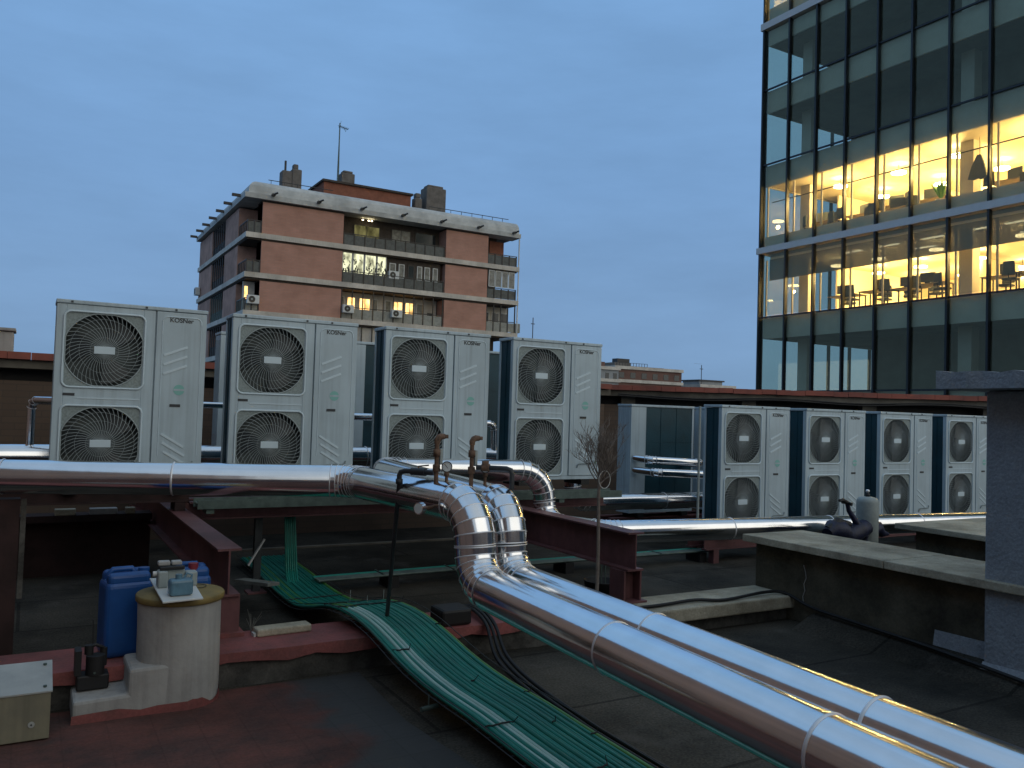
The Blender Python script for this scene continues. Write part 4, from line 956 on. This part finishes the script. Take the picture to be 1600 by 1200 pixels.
m = MB(); c = Vector((.03,.0,1.13)); pts = [c + Vector((.065*math.cos(a)*(.8), -.02, .065*math.sin(a))) for a in [2*PI*q/24 for q in range(25)]]; m.tube(pts, .003, 5, False); m.build("tie_ring", 'sheet', t)
t = empty("black_bucket", (4.27, 5.75, 0), label="low black bucket with two thin rods behind the right clad pipe", cat="bucket")
m = MB(); m.lathe([(0,0),(.13,0),(.15,.20),(.158,.21),(.14,.21),(.125,.03),(0,.03)], (0,0,0), 22); m.build("tub", 'black', t); m = MB(); m.cyl((.0,.0,.03), (-.01,.0,.38), .006, 6); m.cyl((.04,.0,.03), (.04,.01,.34), .006, 6); m.build("rod", 'galv', t)

# =================================================================== BRICK APARTMENT BLOCK
ab = empty("apartment_building", (24.7, 72, 0), label="brick apartment block with pale floor bands and a rounded parapet behind the raised units", cat="building")
OX, OY = 24.7, 72.0
def part(name, m, boxes, parent=ab, bevel=0, ox=OX, oy=OY):
    mb = MB()
    for b in boxes: mb.box(b[0]-ox, b[1]-ox, b[2]-oy, b[3]-oy, b[4], b[5])
    return mb.build(name, m, parent, bevel=bevel)
X0, X1, Y0, Y1 = 13.2, 36.1, 62.0, 82.0
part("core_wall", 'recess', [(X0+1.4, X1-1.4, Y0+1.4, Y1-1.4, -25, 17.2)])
FL = [(14.25, 16.72), (11.33, 13.84), (8.52, 10.88), (5.6, 8.08), (2.7, 5.2), (-.2, 2.3), (-3.1, -.6)]
for i, (z0, z1) in enumerate(FL):
    # slab edge (pale band) below each storey
    zb = z0 - .40
    part("floor_band", 'band', [(X0-.12, X1+.1, Y0-.15, Y1, zb+.02, z0)])
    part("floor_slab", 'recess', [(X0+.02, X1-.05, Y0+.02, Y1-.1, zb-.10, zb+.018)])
    part("brick_wall", 'brick', [(14.25, 20.42, Y0, Y0+1.5, z0+.002, z1-.12)]); part("brick_wall", 'brick', [(29.2, 33.15, Y0, Y0+1.5, z0+.002, z1-.12)])
    part("brick_wall", 'brick_dim', [(X0, X0+1.5, 65.1, 70.0, z0+.002, z1-.12)]); part("brick_wall", 'brick_dim', [(X0, X0+1.5, 75.6, Y1-.2, z0+.002, z1-.12)])
    part("shadow_strip", 'recess', [(14.2, 20.45, Y0+.04, Y0+1.4, z1-.119, z1-.003)]); part("shadow_strip", 'recess', [(29.2, 33.2, Y0+.04, Y0+1.4, z1-.119, z1-.003)])  # dark strips painting the shadow below the pale floor bands
MB().box(14.25-OX, 14.27-OX, -9.9, -8.5, 5, 16.6).build("corner_return", 'brick_dim', ab)
# rounded parapet: profile swept along the front and the left side
prof = [(0, 16.74), (-.32, 16.74), (-.34, 17.10), (-.02, 17.14), (.0, 17.45), (.08, 17.75), (.28, 18.0), (.55, 18.16), (.9, 18.2), (1.2, 18.2), (1.2, 16.74)]
m = MB(); vs = []
for (px_, sx_) in ((X1+.05, 0), (X0, 1), (X0, 2)):
    for (o_, z) in prof:
        if sx_ == 0: vs.append((px_-OX, Y0+o_-OY, z))
        elif sx_ == 1: vs.append((X0+o_-OX, Y0+o_-OY, z))
        else: vs.append((X0+o_-OX, Y1-OY, z))
n_ = len(prof); m.add(vs, [(i*n_+j, i*n_+(j+1) % n_, (i+1)*n_+(j+1) % n_, (i+1)*n_+j) for i in range(2) for j in range(n_)], False)
m.add([v for v in vs[:n_]], [tuple(range(n_))]); m.build("parapet", 'parapet', ab)
part("roof_deck", 'chimney', [(X0+1.15, X1, Y0+1.15, Y1, 16.8, 18.0)])
for i in range(7):   # dark awning brackets poking out under the parapet
    x = 14.85 + i*3.42; m = MB(); m.box(x-.12-OX, x+.12-OX, Y0-.75-OY, Y0-.36-OY, 17.02, 17.16); m.tube([(x-OX, Y0-.74-OY, 17.09), (x+.22-OX, Y0-.95-OY, 17.2)], .07, 6); m.build("bracket", 'rail', ab)
for i in range(7):
    y = 63.2 + i*3.05; m = MB(); m.box(X0-.95-OX, X0-.35-OX, y-.10-OY, y+.10-OY, 17.0, 17.2); m.build("bracket", 'rail', ab)
# roof clutter: parts of the building
part("chimney", 'chimney', [(16.95, 17.75, 67.5, 68.5, 17.9, 20.8), (17.76, 18.55, 67.5, 68.5, 17.9, 21.05), (17.9, 18.3, 67.7, 68.3, 21.06, 21.5)], bevel=.08); m = MB(); m.cyl((17.3-OX,-4,20.7), (17.3-OX,-4,21.7), .09, 8); m.build("flue", 'rail', ab)
ph = part("penthouse", 'penthouse', [(20.1, 27.8, 66.5, 74, 17.9, 20.15)]); part("penthouse_roof", 'recess', [(19.95, 27.95, 66.3, 74.1, 20.152, 20.32)])
part("chimney", 'chimney', [(21.95, 23.1, 67.6, 68.6, 20.33, 21.5), (22.1, 22.95, 67.7, 68.5, 21.52, 21.72)], bevel=.08)
part("chimney", 'chimney', [(29.5, 31.4, 67, 68.4, 17.9, 21.4), (29.7, 31.2, 67.2, 68.2, 21.42, 21.65)], bevel=.08); part("chimney", 'chimney', [(28.5, 29.2, 67.2, 68, 17.9, 20.3), (28.6, 29.1, 67.3, 67.9, 20.32, 20.75)], bevel=.1)
for xa, xb, rg in ((14.8, 19.8, range(15, 20)), (28, 35.6, range(28, 36))):
    m = MB(); m.tube([(xa-OX, Y0+1.0-OY, 18.55), (xb-OX, Y0+1.0-OY, 18.55)], .03, 5)
    for x in rg: m.cyl((x-OX, Y0+1.0-OY, 18.15), (x-OX, Y0+1.0-OY, 18.55), .025, 4)
    m.build("roof_railing", 'rail', ab)
an = empty("tv_antenna", (21.7, 67.9, 20.3), label="tall lattice aerial mast on the apartment block's roof", cat="antenna")
m = MB(); m.cyl((0,0,0), (0,0,5.4), .05, 6)
for i in range(16): m.tube([(-.09+.005*i, 0, .3*i), (.09-.005*i, 0, .3*i+.3)], .014, 4)
m.cyl((-.09,0,0), (-.02,0,4.9), .018, 4); m.cyl((.09,0,0), (.02,0,4.9), .018, 4)
m.build("mast", 'galv', an)
m = MB(); m.tube([(-.15,0,5.15), (.75,0,5.0)], .03, 5)
for i in range(8): m.tube([(.0+.1*i, -.3, 5.12-.015*i), (.0+.1*i, .3, 5.12-.015*i)], .015, 4); m.tube([(.35,0,5.06), (.55, 0, 4.75)], .02, 4) if i == 0 else None
m.tube([(.05,0,5.35),(.1,0,5.6)], .015, 4)
m.build("yagi_head", 'galv', an)
# balconies
def rail_bars(x0, x1, y, z, h, panel, step=.83, parent=ab, top=True, name="balcony_rail", full=None):
    m = MB(); m.box(x0-OX, x1-OX, y-.03-OY, y+.03-OY, z+h-.06, z+h)
    k_ = max(1, round((x1-x0)/step))
    for i in range(k_+1):
        x = x0 + (x1-x0)*i/k_; m.box(x-.035-OX, x+.035-OX, y-.05-OY, y+.05-OY, z, z + (full or h))
    r_ = m.build(name, 'rail', parent)
    m = MB()
    for i in range(k_): m.box(x0+(x1-x0)*i/k_+.05-OX, x0+(x1-x0)*(i+1)/k_-.05-OX, y-.008-OY, y+.008-OY, z+.06, z+h-.12)
    m.build("rail_panel", panel, r_)
def window(x0, x1, z0, z1, y, pane, frame='frame_w', t_=.06, cross=0):
    m = MB(); m.box(x0-OX, x1-OX, y-.04-OY, y-OY, z0, z0+t_); m.box(x0-OX, x1-OX, y-.04-OY, y-OY, z1-t_, z1)
    m.box(x0-OX, x0+t_-OX, y-.04-OY, y-OY, z0+t_, z1-t_); m.box(x1-t_-OX, x1-OX, y-.04-OY, y-OY, z0+t_, z1-t_)
    for c in range(cross): xx = x0 + (x1-x0)*(c+1)/(cross+1); m.box(xx-t_/3-OX, xx+t_/3-OX, y-.045-OY, y-OY, z0+t_, z1-t_)
    f = m.build("window", frame, ab); m = MB(); m.box(x0+t_-OX, x1-t_-OX, y-.02-OY, y-.005-OY, z0+t_, z1-t_); m.build("pane", pane, f)
YR = Y0+1.38
for i, (z0, z1) in enumerate(FL[:5]):
    pn = 'rail_panel' if i != 2 else 'rail_panel_w'
    rail_bars(20.5, 29.1, Y0+.1, z0, .95, pn, full=(z1-z0-.05) if i >= 2 else None, step=.85)
    rail_bars(33.2, 36.0, Y0+.1, z0, .95, pn, step=.7, full=(z1-z0-.05) if i == 2 else None)
    rail_bars(13.25, 14.2, Y0+.1, z0, .95, pn, step=.4)
    # left side loggia rails
    m = MB(); m.box(X0+.05-OX, X0+.12-OX, Y0+.2-OY, 65.0-OY, z0+.9, z0+.96)
    for q in range(6): m.box(X0+.05-OX, X0+.12-OX, Y0+.2+q*.55-OY, Y0+.26+q*.55-OY, z0, z0+.9)
    m.build("side_rail", 'rail' if i != 2 else 'galv', ab); m = MB()
    for q in range(7): m.box(X0+.05-OX, X0+.12-OX, 70.2+q*.85-OY, 70.3+q*.85-OY, z0, z1-.1)
    m.box(X0+.14-OX, X0+.16-OX, 70.1-OY, 75.5-OY, z0, z0+.85); m.build("side_rail", 'rail' if i != 2 else 'galv', ab)
# top storey: dim, some olive light
z0, z1 = FL[0]
window(21.7, 23.9, z0+.1, z1-.45, YR, 'lit3', 'rail', cross=1); window(24.9, 26.6, z0+.1, z1-.4, YR, 'pane_mid', 'rail', cross=1); window(27.0, 28.9, z0+.1, z1-.4, YR, 'pane_dk', 'rail')
for x in (22.2, 22.7, 22.95): part("ceiling_spot", 'lamp_r', [(x, x+.10, Y0+.8, Y0+.9, z1-.16, z1-.12)])
part("penthouse_door", 'penthouse', [(34.0, 35.4, YR-.05, YR, z0, z1-.2)])
# middle storey: left half glazed and lit, right half brown with curtained panes
z0, z1 = FL[1]
m = MB()
for (a, b) in ((20.5, 21.32), (21.36, 22.28), (22.32, 23.3), (23.34, 24.15)):
    window(a, b, z0+.72, z1-.08, Y0+.30, 'lit2', cross=0, t_=.07); window(a, b, z0+.05, z0+.66, Y0+.30, 'pane_dk', cross=0, t_=.07)
for cxp in (20.8, 21.7, 22.6, 23.3, 23.9):   # pot plants inside the glazed balcony
    m = MB()
    for k_ in range(16):
        x = cxp + random.uniform(-.28, .28); z = z0 + random.uniform(.95, 1.9) * random.choice((.75, 1)); h_ = random.uniform(.05, .16)
        m.obox((x-OX, Y0+.22-OY, z), (random.uniform(-.5,.5), 0, 1), h_, (0,1,0), .01, (1,0,-.3), random.uniform(.02,.055))
    m.build("hanging_plant", 'furn', ab)
part("brown_infill", 'recess', [(24.25, 28.95, Y0+.42, Y0+.5, z0, z1-.1)])
for a, b, p_ in ((24.45, 25.0, 'frame_w'), (25.25, 25.75, 'frame_w'), (26.05, 26.6, 'pane_dk'), (26.85, 27.3, 'frame_w'), (27.5, 28.0, 'frame_w'), (28.25, 28.7, 'frame_w')):
    window(a, b, z0+.85, z1-.5, Y0+.41, 'pane_mid' if p_ == 'frame_w' else 'pane_dk', 'frame_w' if p_ == 'frame_w' else 'rail')
for a in (33.3, 33.95, 34.6, 35.25): window(a, a+.6, z0+1.0, z1-.1, Y0+.05, 'pane_mid', t_=.05)
# lower storey: white wall with warm lit windows
z0, z1 = FL[2]
part("white_infill", 'recess_w', [(20.48, 29.12, YR-.02, YR, z0, z1-.1), (33.2, 36.0, YR-.02, YR, z0, z1-.1)])
for a, b, p_ in ((20.55, 21.15, 'pane_mid'), (21.35, 22.05, 'lit1'), (22.35, 23.3, 'lit1'), (23.45, 23.95, 'pane_mid'), (24.55, 25.1, 'pane_mid'), (25.2, 26.1, 'lit1'), (26.3, 27.1, 'lit1'), (27.3, 27.95, 'pane_mid')):
    window(a, b, z0+.55, z1-.45, YR-.03, p_, cross=1 if p_ == 'lit1' and b-a > .8 else 0)
window(28.3, 28.75, z0+.55, z0+1.2, YR-.03, 'pane_dk', 'rail'); 
for a in (33.4, 34.4, 35.3): window(a, a+.75, z0+.9, z1-.55, YR-.03, 'pane_dk')
part("corner_wall", 'recess_w', [(13.3, 14.15, YR-.2, YR, z0, z1-.1)]); window(13.35, 13.7, z0+.9, z1-.4, YR-.21, 'lit1')
z0, z1 = FL[3]
part("white_infill", 'recess_w', [(20.48, 29.12, Y0+.3, Y0+.4, z0, z1-.1)])
def small_ac(x, y, z, label):
    t = empty("wall_air_conditioner", (x, y, z), label=label, cat="air conditioner", group="small air conditioners on the apartment balconies")
    MB().box(-.44, .44, -.18, .18, 0, .62).build("case", 'frame_w', t, bevel=.03); m = MB(); m.cyl((-.10,-.182,.31), (-.10,-.19,.31), .24, 20); m.build("fan_guard", 'rail', t); m = MB(); m.cyl((-.10,-.191,.31), (-.10,-.196,.31), .07, 12); m.build("fan_hub", 'grey_pl', t)
small_ac(20.95, Y0-.20, 8.95, "small air conditioner on the amber-lit storey, at the left end of the long balcony")
small_ac(24.95, Y0-.20, 8.92, "small air conditioner on the amber-lit storey, in the middle of the long balcony")
small_ac(13.75, Y0-.20, 9.0, "small air conditioner at the left corner balcony of the apartment block")
small_ac(24.75, Y0+.25, 12.05, "small air conditioner on the storey above, right of the glazed lit balcony")
t = empty("wall_air_conditioner", (36.4, 62.6, 8.6), PI/2, label="small air conditioner sticking out from the block's right hand corner", cat="air conditioner", group="small air conditioners on the apartment balconies")
MB().box(-.4,.4,-.25,.25,0,.8).build("case", 'rail_panel_w', t, bevel=.03); MB().box(-.3,.3,-.262,-.252,.1,.7).build("fan_guard", 'rail', t)
t = empty("wall_air_conditioner", (12.95, 81.0, 11.6), PI/2, label="small air conditioner on the far end of the apartment block's left side", cat="air conditioner", group="small air conditioners on the apartment balconies")
MB().box(-.4,.4,-.2,.2,0,.7).build("case", 'frame_w', t, bevel=.03); MB().box(-.3,.3,.202,.212,.1,.6).build("fan_guard", 'rail', t)
part("downpipe", 'frame_w', [(36.12, 36.2, 61.9, 61.98, -20, 16.7)])

# =================================================================== GLASS OFFICE BLOCK
ob = empty("office_building", (36, 16, 0), label="glass office block on the right with two storeys glowing yellow", cat="building")
BX, BY = 36.0, 16.0
def op(name, m, boxes, parent=ob, bevel=0): return part(name, m, boxes, parent, bevel, BX, BY)
XO, XB, YN, YF = 30.0, 44.0, 0.0, 28.4
PITCH = 1.57
# storeys: (floor z, ceiling z, top of glass z)
ST = [(-1.2, 2.4, 3.0), (3.0, 5.54, 6.50), (6.56, 9.30, 9.55), (9.90, 12.82, 13.82), (13.88, 16.40, 17.46), (17.52, 19.7, 20.42), (20.80, 23.6, 24.4), (24.46, 27.2, 28.0)]
op("base_block", 'slab', [(XO+.3, XB, YN, YF-.3, -25, -1.3)])
for i, (zf, zc, zt) in enumerate(ST):
    nxt = ST[i+1][0] if i+1 < len(ST) else zt + .3
    lit = i in (2, 3, 6)
    op("floor_slab", 'slab', [(XO+.32, XB, YN, YF-.32, zc+.02 if i != 2 else 9.42, nxt-.02)])
    op("ceiling", 'cream' if lit else 'unlit_wall', [(XO+.31, XB-.1, YN+.1, YF-.31, (zc if i != 2 else 9.30), (zc+.019 if i != 2 else 9.419))])
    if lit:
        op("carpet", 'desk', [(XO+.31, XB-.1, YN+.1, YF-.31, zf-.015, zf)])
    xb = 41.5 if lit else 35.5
    op("back_wall", 'cream' if lit else 'unlit_wall', [(xb, xb+.2, YN, YF-(5.0 if not lit else .4), zf+.001, zc-.001)])
    op("end_wall", 'cream' if lit else 'unlit_wall', [(XO+.5, xb, YN, YN+.2, zf+.001, zc-.001)])
    if lit:
        op("far_screen_wall", 'cream', [(34.0, 41.4, YF-1.2, YF-1.1, zf+.001, zc-.001)])
        op("partition", 'cream', [(34.5, 41.4, 20.9, 21.0, zf+.001, zc-.3)] if i != 3 else [(36.5, 41.4, 22.9, 23.0, zf+.001, zc-.3)])
    else:
        op("partition", 'unlit_wall', [(33.2, 33.3, 10, 24.6, zf+.001, zc-.001), (33.3, 35.5, 24.5, 24.6, zf+.001, zc-.001)])
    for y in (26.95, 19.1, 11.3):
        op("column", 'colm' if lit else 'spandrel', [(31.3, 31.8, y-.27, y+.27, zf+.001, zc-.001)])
    # spandrel panels behind the glass
    if zc < zt - .3: op("spandrel", 'spandrel', [(XO+.12, XO+.20, YN+.1, YF-.12, zc-.03, zt-.02), (XO+.2, XB, YF-.20, YF-.12, zc-.03, zt-.02)])
op("sill_panel", 'spandrel', [(XO+.12, XO+.18, YN+.1, YF-.12, 9.90, 10.38)])
op("sill_panel", 'spandrel', [(XO+.12, XO+.18, YN+.1, YF-.12, 20.80, 21.5)])
op("roller_blind", 'blind', [(XO+.22, XO+.225, YN+.1, YF-.35, 8.28, 9.29)])
op("white_band", 'band_w', [(XO-.16, XO+.28, YN, YF+.16, 9.57, 9.86), (XO+.28, XB, YF-.28, YF+.16, 9.57, 9.86)])
op("white_band", 'band_w', [(XO-.16, XO+.28, YN, YF+.16, 20.45, 20.78), (XO+.28, XB, YF-.28, YF+.16, 20.45, 20.78)])
NB = 18
pane_cache = {}
mull = MB()
for b in range(NB+1):
    y = YF - b*PITCH
    if y < YN: break
    for za, zb_ in ((-1.2, 9.568), (9.862, 20.448), (20.782, 28)):
        mull = MB(); mull.box(XO-.13-BX, XO+.05-BX, y-.042-BY, y+.042-BY, za, zb_); mull.build("mullion", 'mull', ob)
for z in (3.0, 6.52, 13.85, 17.49, 24.43):
    m = MB(); m.box(XO-.05-BX, XO+.04-BX, YN-BY, YF-BY, z-.032, z+.032); m.build("transom", 'mull', ob)
    m = MB(); m.box(XO+.05-BX, XB-BX, YF-.05-BY, YF+.04-BY, z-.032, z+.032); m.build("end_transom", 'mull', ob)
for k_ in range(9): m = MB(); m.box(XO+.1+k_*1.6-BX, XO+.2+k_*1.6-BX, YF-.04-BY, YF+.10-BY, -1.2, 28); m.build("end_mullion", 'mull', ob)
op("end_glass", 'glass', [(XO+.02, XB, YF-.016, YF-.006, -1.2, 28)])
for i, (zf, zc, zt) in enumerate(ST):
    me = None
    for b in range(NB if i < 7 else 0):
        y1 = YF - b*PITCH - .056; y0 = y1 - PITCH + .112
        if y0 < 8.5 and False: continue
        if me is None:
            mb = MB(); mb.box(0, .012, -(PITCH-.112), 0, 0, zt-zf-.09); o = mb.build("window", 'glass', ob); me = o.data
        else:
            o = bpy.data.objects.new("window", me); COL.objects.link(o); o.parent = ob
        if b > 11: bpy.data.objects.remove(o) if me.users > 1 else None; continue
        o.location = (XO-BX, y1-BY, zf+.045)
mb = MB(); mb.box(XO-BX, XO+.012-BX, YN-BY, YF-12*PITCH-BY, -1.2, 28); mb.build("near_glass", 'glass', ob)
# pale inner blind rails beside each mullion of the lit floors
for (za, zb_) in ((9.92, 12.8), (6.6, 9.28)):
    for b in range(12):
        y = YF - b*PITCH; mb = MB(); mb.box(XO+.24-BX, XO+.30-BX, y-.17-BY, y-.10-BY, za, zb_); mb.build("blind_guide", 'colm', ob)
mb = MB(); mb.box(XO+.26-BX, XO+.29-BX, YN+.1-BY, YF-.4-BY, 12.02, 12.06); mb.build("blind_rail", 'mull', ob)
# ceiling lamps with their own light
def office_lamp(x, y, z, r, power, drop=.35, kind="disc"):
    t = empty("pendant_lamp", (x, y, z), label=("round glowing pendant lamp in the upper lit office storey" if z > 11 else "round glowing pendant lamp in the lower lit office storey"), cat="lamp",
              group=("pendant lamps of the upper lit storey" if z > 11 else "pendant lamps of the lower lit storey"))
    m = MB(); m.cyl((0,0,-.06), (0,0,0), r, 20); m.build("lamp_disc", 'lamp', t); m = MB(); m.cyl((0,0,.001), (0,0,drop), .012, 5); m.build("cord", 'mull', t)
    l = bpy.data.lights.new("lamp_light", 'POINT'); l.energy = power; l.color = (1.0, .62, .21); l.shadow_soft_size = .09
    lo = bpy.data.objects.new("lamp_light", l); COL.objects.link(lo); lo.parent = t; lo.location = (0,0,-.35)
for x in (31.6, 34.6, 38.2):
    for y in (25.2, 22.4, 19.6, 16.6, 13.4): office_lamp(x + (.2 if y in (22.4, 16.6) else 0), y, 12.45, .30, 235)
for x in (32.2, 35.2, 38.6):
    for y in (25.8, 23.6, 20.9, 17.4, 14.0): office_lamp(x, y, 8.95, .28, 190)
for x, y in ((31.5, 24.4), (31.5, 22.6), (33.0, 21.9), (31.5, 20.6), (31.4, 17.2), (33.2, 17.6), (31.4,18.8)):
    op("strip_lamp", 'lamp_r', [(x-.08, x+.08, y-.45, y+.45, 9.27, 9.295)])
for y in (26.5, 23, 19, 15): office_lamp(33, y, 23.3, .26, 90) if False else None
l = bpy.data.lights.new("upper_room_light", 'POINT'); l.energy = 1600; l.color = (1, .70, .30); l.shadow_soft_size = .4
lo = bpy.data.objects.new("upper_room_light", l); COL.objects.link(lo); lo.parent = ob; lo.location = (33-BX, 25.5-BY, 23.0)
# desks, monitors and chairs seen through the glass
def workstation(x, y, z, rz, k):
    st = "upper" if z > 9 else "lower"
    t = empty("office_desk", (x, y, z), rz, label="long desk by the windows of the %s lit office storey" % st, cat="desk", group="desks in the %s lit storey" % st)
    MB().box(-.4, .4, -.75, .75, .72, .75).build("desk_top", 'desk', t); m = MB(); m.box(-.38, -.34, -.7, -.66, 0, .719); m.box(.34, .38, .66, .7, 0, .719); m.box(-.38, -.34, .66, .7, 0, .719); m.box(.34, .38, -.7, -.66, 0, .719); m.build("frame_legs", 'mull', t)
    t = empty("monitor", (x+.05, y+.1*(k % 3), z+.75), rz + .3*((k*7) % 3 - 1), label="dark monitor on a desk of the %s lit office storey" % st, cat="monitor", group="monitors in the %s lit storey" % st)
    MB().box(-.02, .02, -.30, .30, .12, .50).build("screen", 'furn', t); MB().box(-.06, .06, -.1, .1, 0, .12).build("stand", 'mull', t)
def chair(x, y, z, rz):
    st = "upper" if z > 9 else "lower"
    t = empty("office_chair", (x, y, z), rz, label="grey swivel chair by the windows of the %s lit office storey" % st, cat="chair", group="chairs in the %s lit storey" % st)
    MB().box(-.24, .24, -.24, .24, .45, .53).build("seat", 'furn', t, bevel=.03); m = MB(); m.prism([(-.23,.60),(.23,.60),(.19,1.12),(-.19,1.12)], 'y', .20, .26); m.build("backrest", 'furn', t, bevel=.03)
    m = MB(); m.cyl((0,0,.06), (0,0,.45), .03, 8); m.tube([(0,.22,.5),(0,.27,.7)], .02, 6)
    for a in range(5): m.tube([(0,0,.08), (.28*math.cos(a*1.257), .28*math.sin(a*1.257), .04)], .02, 5)
    m.build("base", 'mull', t)
for k_, (y, z) in enumerate([(25.3, 9.9), (23.4, 9.9), (21.8, 9.9), (16.9, 9.9), (15.0, 9.9), (24.6, 6.56), (22.8, 6.56), (21.6, 6.56), (20.4, 6.56), (17.6, 6.56), (16.2, 6.56)]):
    workstation(31.15 + .25*(k_ % 2), y, z, 0, k_); chair(30.72 + .15*(k_ % 3), y-.55, z, 1.3 + .5*(k_ % 4)); 
    if k_ % 2 == 0 or z < 9: chair(31.95, y+.3, z, -1.4 + .4*(k_ % 3))
for k_, y in enumerate((26.2, 24.3, 22.5, 20.9, 17.6, 15.9)):
    workstation(31.9 + .2*(k_ % 2), y, 10.25, .15*(k_ % 3), k_+2); chair(31.4, y+.55, 10.2, 1.0 + .6*(k_ % 3))
t = empty("indoor_plant", (30.95, 19.95, 10.3), label="leafy green plant glowing behind the upper lit office window", cat="plant")
m = MB(); m.lathe([(0,0),(.16,0),(.2,.32),(0,.32)], (0,0,0), 16); m.build("pot", 'colm', t)
m = MB()
for i in range(14):
    a = random.uniform(0, 6.28); l = random.uniform(.45, .85); b = random.uniform(.15, .5); p1 = Vector((0,0,.3)); p2 = Vector((b*.5*math.cos(a), b*.5*math.sin(a), .3+l*.6)); p3 = Vector((b*math.cos(a), b*math.sin(a), .3+l))
    s_ = Vector((-math.sin(a), math.cos(a), 0))*.09; m.add([p1, p2-s_, p3, p2+s_], [(0,1,2,3)])
m.build("leaves", 'leaf', t)
t = empty("hanging_coat", (31.0, 18.45, 11.1), label="dark coat hanging behind the upper lit office window", cat="coat")
m = MB(); m.add([(0,-.07,.95),(0,.07,.95),(0,.28,.55),(0,.42,.08),(0,.18,0),(0,.05,.05),(0,-.12,-.04),(0,-.3,.1),(0,-.2,.55)] + [(.10,a,b) for a,b in ((-.07,.93),(.07,.93),(.28,.55),(.42,.08),(.18,.02),(.05,.05),(-.12,0),(-.3,.1),(-.2,.55))],
      [tuple(range(9)), tuple(range(9,18))[::-1]] + [(i,(i+1) % 9,9+(i+1) % 9,9+i) for i in range(9)]); m.build("coat", 'furn', t); m = MB(); m.cyl((.05,0,.94), (.05,0,1.65), .008, 5); m.build("hanger_cord", 'mull', t)

# =================================================================== DISTANT TOWN
def far_block(x0, x1, z1, y, label, wallm, d=14, bands=(), roof=True, nwin=0, wz=()):
    cx = (x0+x1)/2; t = empty("distant_building", (cx, y, 0), label=label, cat="building")
    MB().box(x0-cx, x1-cx, 0, d, -25, z1).build("wall", wallm, t)
    for z in bands: m = MB(); m.box(x0-cx-.3, x1-cx+.3, -.35, d+.2, z, z+.7); m.build("floor_band", 'band', t)
    for z in wz:
        step = (x1-x0)/max(1, nwin)
        for i in range(nwin): m = MB(); m.box(x0-cx+step*(i+.3), x0-cx+step*(i+.75), -.06, .01, z, z+1.3); m.build("window", 'pane_dk', t)
    return t, cx
t, cx = far_block(113.6, 133.1, 12.8, 150, "distant brown brick block right of the last raised unit", 'far1', bands=(12.4, 9.4, 6.2), nwin=6, wz=(10.4, 7.4))
MB().box(-8.5, -4.0, 2, 8, 12.81, 14.0).build("roof_room", 'chimney', t); MB().box(-4.6, 5.2, 1, 7, 12.812, 13.25).build("low_roof", 'far1', t); m = MB()
for i in range(12): m.cyl((-9+i*.8,.6,13.1), (-9+i*.8,.6,13.9), .06, 4)
m.tube([(-9,.6,13.9), (-.2,.6,13.9)], .06, 4); m.box(-7,-3.5,3,5,14.01,15.0); m.build("roof_railing", 'rail', t)
t, cx = far_block(106.5, 113.0, 12.4, 148, "distant pale block between the last raised unit and the brown block", 'far2', bands=(9.2, 11.9), nwin=3, wz=(9.9, 7.0)); MB().box(-1.5, 1.6, 3, 7, 12.41, 13.8).build("roof_room", 'far1', t)
t, cx = far_block(139.0, 150.2, 9.9, 150, "low pale distant block with a roof railing, left of the glass office", 'far2', bands=(9.3,), nwin=5, wz=(7.2,)); MB().box(-4, 3.5, 2, 8, 9.91, 10.9).build("roof_room", 'far2', t); MB().box(-4.3, 4.0, 1.7, 8.3, 10.91, 11.25).build("roof_slab", 'rail', t)
far_block(150.5, 170, 8.3, 170, "lowest distant block touching the glass office's edge", 'far2', nwin=7, wz=(6.2,)); far_block(132, 141, 8.9, 190, "small far block between the brown block and the low pale block", 'far1')
t = empty("distant_mast", (139.3, 150, 9), label="thin distant mast above the low pale block", cat="mast"); MB().cyl((0,0,0), (0,0,5.6), .09, 5).build("pole", 'rail', t); MB().box(-.5,.5,-.05,.05,4.6,4.75).build("cross_arm", 'rail', t)
t = empty("distant_mast", (91.5, 150, 0), label="thin distant aerial right of the apartment block", cat="mast"); MB().cyl((0,0,0), (0,0,22.0), .10, 5).build("pole", 'rail', t); MB().box(-.45,.45,-.05,.05,20.6,20.75).build("cross_arm", 'rail', t)
